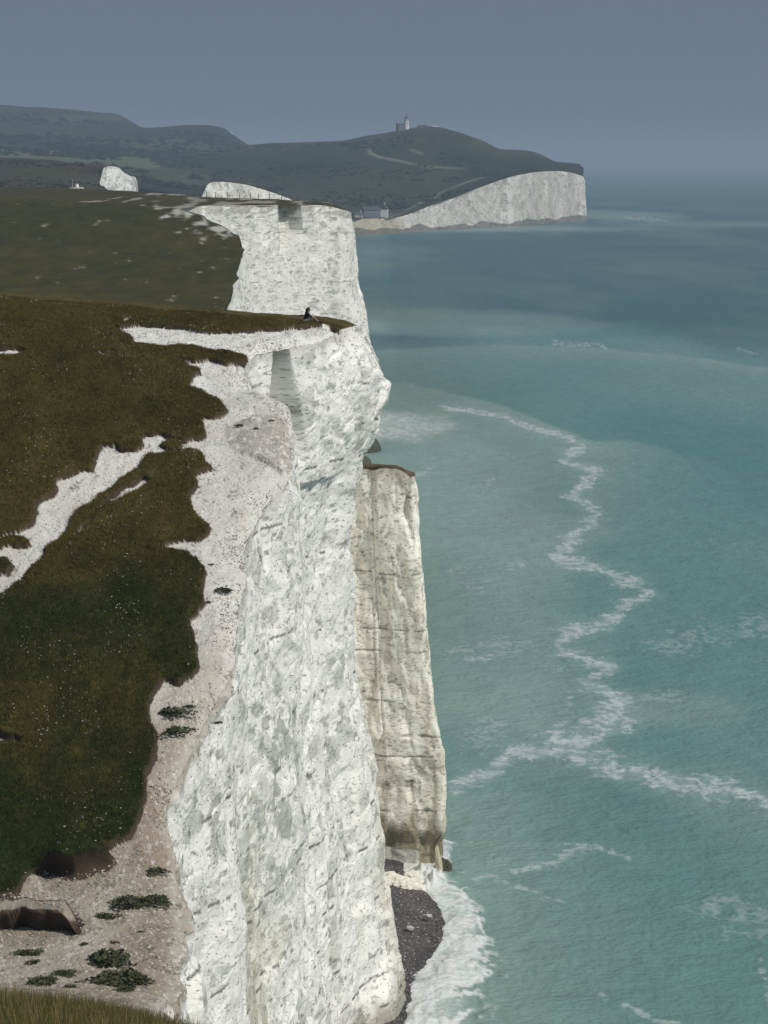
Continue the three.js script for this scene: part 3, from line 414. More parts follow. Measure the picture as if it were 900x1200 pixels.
const spots = [[478, 495, 45, 22, 0.8], [500, 378, 190, 16, 0.5], [520, 636, 130, 10, 0.4], [560, 620, 200, 20, 0.2], [560, 720, 140, 160, 0.22], [790, 828, 90, 22, 0.25], [600, 830, 110, 40, 0.18], [520, 560, 90, 60, 0.2], [720, 252, 90, 6, 0.6], [560, 268, 180, 4, 0.5], [820, 262, 120, 5, 0.25]].map(([x, y, rx, ry, k]) => { const c = onSea(x, y), a = onSea(x + rx, y), b = onSea(x, Math.max(HORIZON + 20, y - ry)), e = onSea(x, y + ry); return [c.x, -c.z, Math.abs(a.x - c.x), Math.abs(-b.z + c.z), Math.abs(-c.z + e.z), k]; });
const asTable = (P) => smoothTable(P.map((p) => p));
const edgeA = asTable(seaPath([[425, 446], [470, 448], [520, 456], [570, 467], [620, 486], [680, 509], [760, 519], [830, 533], [880, 556], [1100, 600]])), edgeB = asTable(seaPath([[300, 412], [440, 409], [560, 403], [650, 408], [760, 414], [900, 431], [1100, 445], [1500, 470]])), inshore = table([[150, 9], [230, 16], [350, 25], [500, 34], [560, 20], [620, 8], [900, 4]]);
// water's edge on the shingle below the headland: x of the waterline by distance
const beachX = smoothTable([[150, 1.0], [165, 0.9], [175, 1.3], [181, 1.8], [186, 2.6], [191, 3.9], [196, 4.5], [201, 4.2], [206, 3.1], [210, 2.0], [213, 1.2]]);
const surfX = smoothTable([[150, 6], [165, 5.6], [172, 6.0], [180, 7.0], [186, 7.8], [191, 8.2], [197, 7.9], [203, 7.0], [208, 6.2], [212, 5.6], [222, 6.2]]);
function seaAt(x, d) { // [foam 0..1, milk 0..1, height]
  let foam = 0, h = 0, milk = 0.24 + 0.42 * fbm(x * 0.012, d * 0.004, 4, 401) + 0.12 * fbm(x * 0.05, d * 0.012, 3, 402);
  const eB = edgeB(x) * (1 + 0.02 * fbm(x * 0.05, 2, 3, 407)), eA = edgeA(x) * (1 + 0.03 * fbm(x * 0.08, 5, 3, 408)), vB = (eB - d) / eB, vA = (eA - d) / eA;
  const offshore = sstep(-0.02, 0.10, -vB + 0.3 * fbm(x * 0.006, d * 0.002, 3, 409));                 // beyond the outer plume edge the water colour turns darker
  milk -= 0.22 * offshore;
  if (vB > -0.01) milk += 0.6 * sstep(-0.01, 0.012, vB) * Math.exp(-Math.max(0, vB) / 0.07);
  if (vA > -0.01 && x < 75) milk += (0.75 * Math.exp(-Math.max(0, vA) / 0.13) + 0.26 * sstep(0.6, 0.2, vA)) * sstep(-0.01, 0.015, vA) * sstep(75, 35, x);
  milk += 0.26 * sstep(inshore(d) + 4, inshore(d) - 6, x + 5 * fbm(x * 0.05, d * 0.02, 3, 410));
  for (const [cx, cd, rx, rb, rf, k] of spots) { const u = (x - cx) / rx, v = (d - cd) / (d > cd ? rb : rf), q = u * u + v * v; if (q < 1.6) milk += 1.35 * k * sstep(1.6, 0.1, q + 0.4 * fbm(x * 0.06, d * 0.02, 3, 403)); }
  const crest = fbm(x * 0.3, d * 0.10, 3, 404), fineN = fbm(x * 1.9, d * 0.75, 3, 406);
  const lace = clamp(1 - Math.abs(fbm(x * 0.42 + 0.8 * crest, d * 0.36, 4, 405, 0.65)) * 1.9 + 0.25 * fineN, 0, 1);
  const web = (p, soft = 0.3) => sstep(1 - p, 1 - p + soft, lace);                                 // foam torn into strands; p = how much of the water it covers
  if (d < 700) {
    const l = sdLine(foamLine, x + 0.9 * fbm(x * 0.3, d * 0.09, 3, 411) + 1.1 * vn(x * 0.15, d * 0.33, 414), d + 4 * fbm(x * 0.3, d * 0.1, 3, 412), 0.16), w = 0.6 + 0.75 * fbm(x * 0.1, d * 0.07, 2, 413) + d * 0.0010, q = l / w;
    foam = Math.max(foam, (0.5 + 0.25 * fineN) * web(0.60 * sstep(1.7, 0.0, q), 0.4), 0.26 * sstep(1.1, 0.1, q) * (0.7 + 0.6 * fineN));
    milk += 0.25 * sstep(4, 0.2, q);
    const b = sdLine(foamBranch, x + 0.4 * crest, d + 3 * crest, 0.2); foam = Math.max(foam, 0.5 * web(0.52 * sstep(1.3, 0.1, b)), 0.2 * sstep(1, 0.2, b));
  }
  for (const P of foamBits) { if (Math.abs(P[0][1] - d) > 120 + d * 0.1) continue; const b = sdLine(P, x + 0.4 * crest, d + crest * d * 0.02, 60 / d), w = d * 0.0011 + 0.08; foam = Math.max(foam, 0.34 * web(0.5 * sstep(1.9, 0.1, b / w), 0.4)); }
  if (d > 480 && d < 720) { const c = spots[0], u = (x - c[0] + 6 + 5 * crest) / 15, v = (d - c[1] + 8 + 14 * fbm(x * 0.1, d * 0.03, 3, 415)) / 34, q = u * u + v * v; if (q < 2) { foam = Math.max(foam, 0.6 * web(0.9 * sstep(1.9, 0.0, q), 0.9), 0.3 * sstep(1.6, 0, q)); } }
  if (d < 240) { // surf round the beach and at the buttress foot
    const wl = d < 213 ? beachX(d) : d < 222 ? 4.2 : -3, sx = d < 222 ? surfX(d) : 2, q = (x - wl) / Math.max(1.5, sx - wl) + 0.3 * crest;
    foam = Math.max(foam, q < 1.6 ? Math.max(web(1.05 * sstep(1.55, 0.35, q), 0.5) * 0.95, 0.55 * sstep(1.1, 0.5, q)) : 0);
    if (q > 0 && q < 1.2) h += 0.4 * Math.sin(Math.PI * clamp(q, 0, 1)) * (0.7 + 0.8 * crest) + 0.12 * fineN;
    const sp = Math.hypot(x - 3.4, (d - 209.5) * 0.6); if (sp < 2.4) { h += 1.5 * sstep(2.4, 0, sp) * (0.6 + 0.8 * fineN); foam = Math.max(foam, sstep(2.4, 1.2, sp) * (0.8 + 0.3 * fineN)); }
    milk += 0.35 * sstep(26, 4, x - wl);
  }
  if (d < 460) foam = Math.max(foam, 0.2 * web(0.42 * sstep(0.12, 0.5, fbm(x * 0.07, d * 0.045, 3, 421) + sstep(280, 180, d) * 0.12) * sstep(460, 300, d), 0.25));
  h += 0.10 * fbm(x * 0.22, d * 0.15, 3, 431) + 0.03 * fineN;
  return [clamp(foam, 0, 1), clamp(milk, 0, 1), h, offshore];
}
{
  const ds = []; for (let k = 1 / 150; k > 1 / 24000; k -= 1 / 150 / 860) ds.push(1 / k); ds.push(24000, 40000);
  const ts = []; for (let i = 14; i > 0; i--) ts.push(-0.045 - 0.02 * i * i * 0.35); for (let i = 0; i <= 380; i++) ts.push(-0.045 + 0.215 * i / 380); for (let i = 1; i <= 14; i++) ts.push(0.17 + 0.012 * i * i * 0.6);
  let s = null; const DARK_TEAL = [0.053, 0.134, 0.140], TEAL = [0.090, 0.222, 0.208], MILK = [0.262, 0.362, 0.318], FOAM = [0.72, 0.74, 0.72];
  const rowsD = [60, 90, 120, ...ds];
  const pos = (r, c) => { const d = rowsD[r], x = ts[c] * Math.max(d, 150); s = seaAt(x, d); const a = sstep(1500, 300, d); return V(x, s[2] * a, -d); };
  const col = (r, c, v) => { const weed = clamp(0.35 + 1.2 * fbm(v.x * 0.03, v.z * 0.012, 3, 442), 0, 1) * sstep(60, 5, v.x); let q = mix3(mix3(TEAL, DARK_TEAL, s[3]), MILK, s[1] * 0.9); q = mix3(q, [0.135, 0.20, 0.155], weed * 0.6); q = mul3(q, 1 + 0.08 * fbm(v.x * 0.5, v.z * 0.2, 2, 441)); return mix3(q, FOAM, s[0]); };
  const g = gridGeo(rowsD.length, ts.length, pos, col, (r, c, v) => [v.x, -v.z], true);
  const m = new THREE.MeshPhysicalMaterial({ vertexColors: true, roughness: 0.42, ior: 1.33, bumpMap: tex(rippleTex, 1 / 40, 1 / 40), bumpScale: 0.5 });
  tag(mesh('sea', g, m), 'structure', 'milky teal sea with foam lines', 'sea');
}
{ // shingle below the headland
  const NR = 130, NC = 60, pos = (r, c) => { const d = lerp(148, 216, r / (NR - 1)), x1 = beachX(Math.min(213, d)) + 1.3, x0 = -12, x = lerp(x0, x1, c / (NC - 1)), q = (x1 - x); return V(x, -0.35 + 0.42 * Math.min(q, 1.2) + 0.12 * Math.min(Math.max(0, q - 1.2), 8) + 0.06 * fbm(x, d * 0.6, 3, 451), -d); };
  const g = gridGeo(NR, NC, pos, (r, c, v) => { const wet = sstep(2.6, 1.0, beachX(Math.min(213, -v.z)) + 1.3 - v.x + 0.5 * fbm(v.x * 0.6, v.z * 0.3, 3, 453)), n = fbm(v.x * 5, v.z * 2.5, 3, 452); return mul3(mix3([0.135, 0.122, 0.12], [0.10, 0.094, 0.095], wet), 1 + 0.7 * n); }, (r, c, v) => [v.x, -v.z], true);
  tag(mesh('shingle_beach', g, std({ vertexColors: true, roughness: 0.8, bumpMap: tex(grain, 0.6), bumpScale: 0.15 })), 'structure', 'dark shingle beach at the cliff foot', 'beach');
}
//NEXT
// ───────────────────────── objects ─────────────────────────
const used = new Map();
const numbered = (n) => { const k = used.get(n) ?? scene.children.filter((o) => o.name === n || o.name.startsWith(n + '_0')).length; used.set(n, k + 1); return k ? n + '_' + String(k).padStart(3, '0') : n; };
function thing(name, label, category, p = V(0, 0, 0), turn = 0, group) { const o = new THREE.Group(); o.name = numbered(name); o.position.copy(p); o.rotation.y = turn; scene.add(o); tag(o, null, label, category, group); return o; }
const paint = (r, g, b, o) => std({ color: new THREE.Color().setRGB(r, g, b), ...o });
const box = (w, h, d, x = 0, y = 0, z = 0) => new THREE.BoxGeometry(w, h, d).translate(x, y + h / 2, z);
function gable(w, h, d, over = 0.4) { // pitched roof, ridge along x
  const s = new THREE.Shape([new THREE.Vector2(-d / 2 - over, 0), new THREE.Vector2(d / 2 + over, 0), new THREE.Vector2(0, h)]);
  return new THREE.ExtrudeGeometry(s, { depth: w + over * 2, bevelEnabled: false }).translate(0, 0, -w / 2 - over).rotateY(Math.PI / 2);
}
const M = { white: paint(0.72, 0.72, 0.7), cream: paint(0.5, 0.48, 0.42), slate: paint(0.09, 0.095, 0.11), grey: paint(0.2, 0.21, 0.23), dark: paint(0.03, 0.03, 0.035), glass: paint(0.05, 0.06, 0.07, { roughness: 0.15 }), wood: paint(0.16, 0.12, 0.08), steel: paint(0.25, 0.27, 0.28, { roughness: 0.5, metalness: 0.5 }), stone: paint(0.42, 0.41, 0.38) };
function building(name, label, p, turn, w, h, d, rh, wall, roof, wins = 3) {
  const t = thing(name, label, 'building', p, turn);
  mesh('wall', box(w, h + 2, d, 0, -2, 0), wall, t);
  const r = mesh('roof', gable(w, rh, d), roof, t); r.position.y = h;
  if (w > 5) { const c = mesh('chimney', box(0.9, rh + 1.2, 0.9), wall, r); c.position.set(w * 0.35, 0.2, 0); }
  for (let i = 0; i < wins; i++) { const x = (i + 0.5 - wins / 2) * w / wins; const f = mesh('window', box(w / wins * 0.45, 1.3, 0.12, x, h * 0.45, d / 2 + 0.03), M.white, t); mesh('pane', box(w / wins * 0.45 - 0.25, 1.05, 0.06, x, h * 0.45 + 0.12, d / 2 + 0.1), M.glass, f); }
  const dr = mesh('door', box(0.95, 2.05, 0.1, w / wins * 0.5, 0.02, d / 2 + 0.03), M.wood, t); mesh('handle', box(0.06, 0.2, 0.06, w / wins * 0.5 + 0.35, 1, d / 2 + 0.11), M.steel, dr);
  return t;
}
{ // lighthouse on the hill
  const t = thing('lighthouse', 'pale round lighthouse tower with a block house on the hilltop', 'lighthouse', at(476.3, 151.2, 2993), 0.2);
  const prof = [[3.2, -3], [3.15, 0], [2.6, 9.6], [2.6, 10.2], [3.5, 10.8], [3.5, 11.2], [2.4, 11.2], [0, 11.2]].map(([x, y]) => new THREE.Vector2(x, y));
  const tw = mesh('tower', new THREE.LatheGeometry(prof, 28), M.white, t);
  for (const [a, y] of [[0.3, 3], [0.3, 6.5], [1.3, 5]]) { const w = mesh('window', box(0.8, 1.2, 0.3), M.glass, tw); w.position.set(Math.sin(a) * 2.8, y, Math.cos(a) * 2.8); w.rotation.y = a; }
  const ga = [new THREE.TorusGeometry(3.4, 0.06, 6, 28).rotateX(Math.PI / 2).translate(0, 12.2, 0), new THREE.TorusGeometry(3.4, 0.05, 6, 28).rotateX(Math.PI / 2).translate(0, 11.7, 0)];
  for (let i = 0; i < 14; i++) ga.push(new THREE.CylinderGeometry(0.05, 0.05, 1.05, 5).toNonIndexed().toNonIndexed === undefined ? null : new THREE.CylinderGeometry(0.05, 0.05, 1.05, 5).translate(Math.sin(i * 0.4488) * 3.4, 11.7, Math.cos(i * 0.4488) * 3.4));
  mesh('gallery_rail', mergeGeometries(ga.filter(Boolean)), M.dark, t);
  const la = mesh('lantern', new THREE.CylinderGeometry(1.7, 1.8, 2.4, 12).translate(0, 12.4, 0), M.glass, t);
  const fr = []; for (let i = 0; i < 12; i++) fr.push(box(0.12, 2.4, 0.12, Math.sin(i * Math.PI / 6) * 1.78, 11.2, Math.cos(i * Math.PI / 6) * 1.78)); mesh('glazing_bars', mergeGeometries(fr), M.white, la);
  mesh('lantern_roof', new THREE.LatheGeometry([[2.1, 13.6], [1.6, 14.3], [0.6, 15.1], [0.35, 15.3], [0.12, 15.6], [0.1, 18], [0, 18]].map(([x, y]) => new THREE.Vector2(x, y)), 20), M.slate, t);
  const h = mesh('house_wall', box(8.5, 8, 7, -6.6, -2.5, 0), M.grey, t); mesh('parapet', box(9, 0.7, 7.5, -6.6, 5.5, 0), M.slate, h);
  for (let i = 0; i < 3; i++) for (const y of [0.6, 3.2]) mesh('window', box(1.1, 1.4, 0.12, -9.2 + i * 2.6, y, 3.5), M.glass, h);
  mesh('chimney', box(1.3, 9.8, 1.3, -11.4, -2.5, 1), M.dark, t); mesh('door', box(1.1, 2.2, 0.14, -3.5, -0.3, 3.5), M.wood, h);
}
building('low_building', 'long low roof on the hill crest beside the lighthouse', at(495, 149.8, 2992), 0.1, 10, 2.2, 5, 1.2, M.grey, M.slate, 4);
building('low_building', 'small white hut on the hill crest beyond the long low roof', at(510, 150.0, 2990), -0.2, 5, 1.6, 4, 0.9, M.white, M.white, 2);
building('hotel', 'dark slate grey hotel block above the low yellow cliff', at(435, 254.5, 2168), 0.15, 14, 6, 9, 3, M.grey, M.slate, 6);
building('gabled_house', 'white gabled house beside the beach stairs', at(450.5, 254.6, 2185), 1.45, 6, 7, 6, 4, M.white, M.slate, 2);
building('cottage', 'small pale cottage on the low cliff near the hotel', at(419.5, 255.5, 2150), 0.3, 7, 3, 5, 2, M.cream, M.slate, 3);
building('cottage', 'grey lean shed at the end of the white gabled house', at(457.5, 255.2, 2190), 0.2, 4, 2.4, 4, 1.6, M.grey, M.slate, 2);
{ // beach stairs
  const p = onSea(454, 271.5), t = thing('beach_stairs', 'steel beach stair tower standing against the low yellow cliff', 'stairs', V(p.x, 0, p.z), 0.3);
  for (const [x, z] of [[-3.6, 0], [-1.6, 0], [1.6, 0], [3.6, 0], [-3.6, -4], [3.6, -4]]) mesh('post', box(0.55, 13.4, 0.55, x, -1, z), M.dark, t);
  mesh('landing', box(8.2, 0.35, 5, 0, 12.2, -2), M.grey, t); mesh('landing', box(3, 0.3, 4.6, 2.4, 6.2, -2), M.grey, t);
  for (const [a, x0, y0, x1, y1, z] of [[0, -2.6, 0.4, 2.2, 6.2, 0.5], [0, 2.2, 6.4, -2.6, 12.2, -1.3]]) { const fl = mesh('flight', box(Math.hypot(x1 - x0, y1 - y0), 0.25, 1.2), M.steel, t); fl.position.set((x0 + x1) / 2, (y0 + y1) / 2, z); fl.rotation.z = Math.atan2(y1 - y0, x1 - x0); const rl = mesh('handrail', box(Math.hypot(x1 - x0, y1 - y0), 0.12, 0.12), M.white, fl); rl.position.set(0, 1, 0.6); }
  mesh('back_panel', box(3, 10.5, 0.3, 0.2, 0.5, -3.9), M.cream, t);
}
{ // wire fence along the crest
  const line = [[224, 229.6, 672], [240, 231, 660], [300, 233, 640], [350, 235.5, 622]].map((p) => at(...p)), P = resample(line, 13);
  const t = thing('wire_fence', 'thin post and wire fence along the field crest', 'fence', P[0].clone());
  const pg = new THREE.CylinderGeometry(0.09, 0.1, 1.7, 7).translate(0, 0.55, 0), wm = [[], []];
  P.forEach((p, i) => { const q = mesh('post', pg, M.wood, t); q.position.copy(p).sub(P[0]); q.rotation.z = (rnd() - 0.5) * 0.14; });
  [0.6, 1.2].forEach((h) => mesh('wire', new THREE.TubeGeometry(new THREE.CatmullRomCurve3(P.map((p) => p.clone().sub(P[0]).setY(p.y - P[0].y + h))), 60, 0.012, 4), M.steel, t));
}
{ // memorial stone and marker post on the crest
  const g = new THREE.CylinderGeometry(0.45, 0.75, 1.25, 7, 3).translate(0, 0.5, 0), a = g.attributes.position; for (let i = 0; i < a.count; i++) { const k = 1 + 0.2 * fbm(a.getX(i) * 3, a.getY(i) * 2 + a.getZ(i), 3, 511); a.setXYZ(i, a.getX(i) * k, a.getY(i), a.getZ(i) * k); } g.computeVertexNormals();
  const t = thing('standing_stone', 'pale squat standing stone on a worn patch of the crest', 'stone', at(90, 220.2, 731)); mesh('stone', g, M.white, t); mesh('plinth', new THREE.CylinderGeometry(1.9, 2.3, 0.4, 9).translate(0, 0.02, 0), paint(0.4, 0.38, 0.3), t);
  const p = thing('marker_post', 'thin pale marker post beside the standing stone', 'post', at(85, 220, 731)); mesh('shaft', new THREE.CylinderGeometry(0.07, 0.1, 2.4, 6).translate(0, 1, 0), M.stone, p); mesh('cap', box(0.3, 0.22, 0.3, 0, 2.1, 0), M.stone, p);
}
function boulderGeo(sd, rx, ry, rz, det = 3) { const g = new THREE.IcosahedronGeometry(1, det), a = g.attributes.position; for (let i = 0; i < a.count; i++) { const x = a.getX(i), y = a.getY(i), z = a.getZ(i), k = 1 + 0.45 * fbm(x * 1.9 + sd * 3.1, y * 1.9 + z * 1.3, 4, sd); a.setXYZ(i, x * rx * k, y * ry * k, z * rz * k); } g.computeVertexNormals(); return g; }
for (const [px, py, r, label] of [[502, 1073, 0.5, 'pale chalk boulder near the surf edge of the dark shingle'], [480, 1087, 0.55, 'white chalk boulder in the middle of the dark shingle'], [464, 1121, 0.5, 'chalk boulder by the cliff foot on wet shingle']]) { const p = onSea(px, py, 0.8), b = tag(mesh(numbered('chalk_boulder'), boulderGeo(px, r * 0.6, r * 0.38, r * 0.5, 2), M.stone), null, label, 'boulder'); b.position.set(p.x, 0.75, p.z); }
{ const p = onSea(470, 1024, 1), m = tag(mesh('chalk_debris', mergeGeometries([...Array(22).keys()].map((i) => { const a = hash(i, 3, 91) * 6.28, q = Math.sqrt(hash(i, 4, 92)), r = 0.25 + 0.45 * hash(i, 5, 93); return boulderGeo(200 + i, r * 1.3, r * 0.75, r, 3).translate(Math.cos(a) * q * 2.2, (1 - q) * 0.7, Math.sin(a) * q * 2.2); })), std({ color: new THREE.Color().setRGB(0.85, 0.81, 0.70), map: tex(chalkPrint, 0.6) })), null, 'pale fallen chalk mound at the buttress foot above the surf', 'debris'); m.position.set(p.x, 0.2, p.z);
  const q = onSea(526, 1024, 0), r = tag(mesh(numbered('sea_rock'), boulderGeo(77, 0.6, 0.7, 0.9, 4), paint(0.075, 0.07, 0.05)), null, 'dark seaweed rock against the right foot of the buttress', 'rock'); r.position.set(q.x - 0.35, 0.3, q.z - 1.2);
  const s = tag(mesh('chalk_pinnacle', boulderGeo(83, 0.26, 1.9, 0.45, 4), paint(0.5, 0.45, 0.34)), null, 'slim pale chalk prop leaning at the buttress corner', 'rock'); s.position.set(onSea(514, 1026, 0).x, 0.9, q.z + 0.1); s.rotation.z = 0.12; }
// plants on the bare ledge
const SMALL = ['small tuft between the hollow and the broad plant', 'little tuft right under the turf hollow lip', 'dark tuft on the ledge above the long grass, with another beside it', 'small tuft next to the dark tuft above the long grass', 'tuft just below the bare earth terrace', 'low tuft half hidden by the long foreground grass below the dense plant', 'low tuft half hidden by the long grass, nearer the cliff edge', 'tiny tuft at the top corner of the sparse plant mat', 'tiny tuft on the very brink beside the sparse mat', 'tiny tuft beside the small one above the long grass', 'tiny tuft between the terrace and the tall dense plant', 'tiny tuft alone between the broad plant and the bushy plant', 'small tuft a step below the bare earth terrace', 'tiny tuft above the tall dense plant', 'brown green tuft in the middle of the brown topped ledge', 'brown green tuft at the outer side of the brown topped ledge', 'tiny tuft near the lone plant on the narrow bare strip', 'tiny tuft above the lone plant on the bare strip', 'tiny tuft below the lone plant on the bare strip'];
function plantGeo(sd, r, h, n) {
  const P = [], I = []; const R = (k) => hash(sd, k, 601);
  for (let i = 0; i < n; i++) { const a = R(i * 7) * 6.283, q = Math.sqrt(R(i * 7 + 1)), lob = 0.6 + 0.5 * vn(Math.cos(a) * 1.7 + sd, Math.sin(a) * 1.7, 602), x = Math.cos(a) * q * r * lob * 1.2, z = Math.sin(a) * q * r * lob * 1.2, y = h * (1 - q * q * 0.7) * (0.25 + 0.75 * R(i * 7 + 2)), l = 0.05 + 0.07 * R(i * 7 + 3), b = R(i * 7 + 4) * 6.283, e = 0.2 + R(i * 7 + 5) * 1.1;
    const dx = Math.cos(b) * Math.cos(e), dy = Math.sin(e), dz = Math.sin(b) * Math.cos(e), sx = -Math.sin(b) * 0.4, sz = Math.cos(b) * 0.4, k = P.length / 3;
    P.push(x, y, z, x + dx * l * 0.5 + sx * l, y + dy * l * 0.5, z + dz * l * 0.5 + sz * l, x + dx * l, y + dy * l, z + dz * l, x + dx * l * 0.5 - sx * l, y + dy * l * 0.5, z + dz * l * 0.5 - sz * l); I.push(k, k + 1, k + 2, k, k + 2, k + 3); }
  const g = new THREE.BufferGeometry(); g.setAttribute('position', new THREE.Float32BufferAttribute(P, 3)); g.setIndex(I); g.computeVertexNormals(); return g;
}
const leafMat = paint(0.055, 0.068, 0.032, { side: THREE.DoubleSide }), leafMat2 = paint(0.075, 0.082, 0.042, { side: THREE.DoubleSide });
const stemGeo = mergeGeometries([0, 1, 2, 3, 4].map((i) => new THREE.CylinderGeometry(0.008, 0.014, 0.3, 5).translate(0, 0.12, 0).rotateZ(0.5 * Math.sin(i * 2.1)).rotateX(0.5 * Math.cos(i * 2.1))));
const variants = [0, 1, 2, 3].map((k) => plantGeo(k * 13 + 5, 0.55, 0.24, 480));
[[150, 1053, 0.85, 'broad dark leafy plant spreading below the turf hollow'], [178, 1050, 0.75, 'dark leafy plant joined to the broad one, nearer the cliff edge'], [122, 1118, 1.0, 'tall dense plant in the middle of the rubble ledge'], [128, 1142, 0.9, 'dark green plant growing against the tall dense plant'], [154, 1141, 0.95, 'loose bushy plant between the dense plant and the cliff edge'], [182, 1014, 0.5, 'upright plant close to the turf corner by the cliff edge'], [200, 830, 0.8, 'sparse dark plant mat in the turf bay beside the cliff edge'], [205, 850, 0.7, 'thin plant patch just below the sparse mat'], [262, 686, 0.55, 'lone dark plant on the narrow bare strip at the brink'], [281, 496, 0.32, 'dark plant beside the brown topped ledge'],
  ...[[123, 1068, 0.45], [52, 1064, 0.4], [52, 1143, 0.6], [76, 1134, 0.45], [32, 1111, 0.5], [112, 1158, 0.4], [147, 1160, 0.4], [222, 821, 0.28], [255, 826, 0.26], [82, 1148, 0.25], [98, 1098, 0.22], [165, 1085, 0.2], [40, 1120, 0.3], [134, 1096, 0.2], [300, 502, 0.24], [318, 494, 0.2], [228, 690, 0.2], [248, 655, 0.18], [244, 700, 0.2]].map((a, i) => [...a, SMALL[i], true])].forEach(([px, py, r, label, small], i) => {
  const p = hit(px, py), e = brinkX(-p.z), y = G(p.x, -p.z, e).y;
  const t = thing('cliff_plant', label, 'plant', V(p.x, y - 0.02, p.z), i * 1.7, small ? 'small tufts on bare rubble' : undefined);
  mesh('foliage', variants[i % 4], i % 3 ? leafMat : leafMat2, t).scale.set(r * 2.1, r * 1.5, r * 2.6); mesh('stem', stemGeo, M.wood, t).scale.setScalar(r);
});
// ───────────────────────── the person on the brink ─────────────────────────
const cap = (a, b, ra, rb) => { const A = V(...a), B = V(...b), d = B.clone().sub(A), l2 = d.lengthSq(); return (x, y, z) => { const t = clamp(((x - A.x) * d.x + (y - A.y) * d.y + (z - A.z) * d.z) / l2, 0, 1); return Math.hypot(x - A.x - d.x * t, y - A.y - d.y * t, z - A.z - d.z * t) - lerp(ra, rb, t); }; };
const ell = (c, r) => (x, y, z) => { const k = Math.hypot((x - c[0]) / r[0], (y - c[1]) / r[1], (z - c[2]) / r[2]); return (k - 1) * Math.min(...r); };
function blob(parts, k, c, half, N) { // mesh of the smooth union of distance functions inside a cube
  const mc = new MarchingCubes(N, M.white, false, false, 120000); mc.isolation = 0; const f = mc.field;
  for (let z = 0; z < N; z++) for (let y = 0; y < N; y++) for (let x = 0; x < N; x++) { const X = c[0] + (x - N / 2) / (N / 2) * half, Y = c[1] + (y - N / 2) / (N / 2) * half, Z = c[2] + (z - N / 2) / (N / 2) * half; let d = 9; for (const p of parts) { const e = p(X, Y, Z), h = Math.max(k - Math.abs(d - e), 0) / k; d = Math.min(d, e) - h * h * k * 0.25; } f[N * N * z + N * y + x] = -d; }
  mc.update(); const n = mc.count, P = mc.positionArray.slice(0, n * 3), NN = mc.normalArray.slice(0, n * 3); for (let i = 0; i < n; i++) { P[i * 3] = P[i * 3] * half + c[0]; P[i * 3 + 1] = P[i * 3 + 1] * half + c[1]; P[i * 3 + 2] = P[i * 3 + 2] * half + c[2]; }
  const g = new THREE.BufferGeometry(); g.setAttribute('position', new THREE.BufferAttribute(P, 3)); g.setAttribute('normal', new THREE.BufferAttribute(NN, 3)); return g;
}
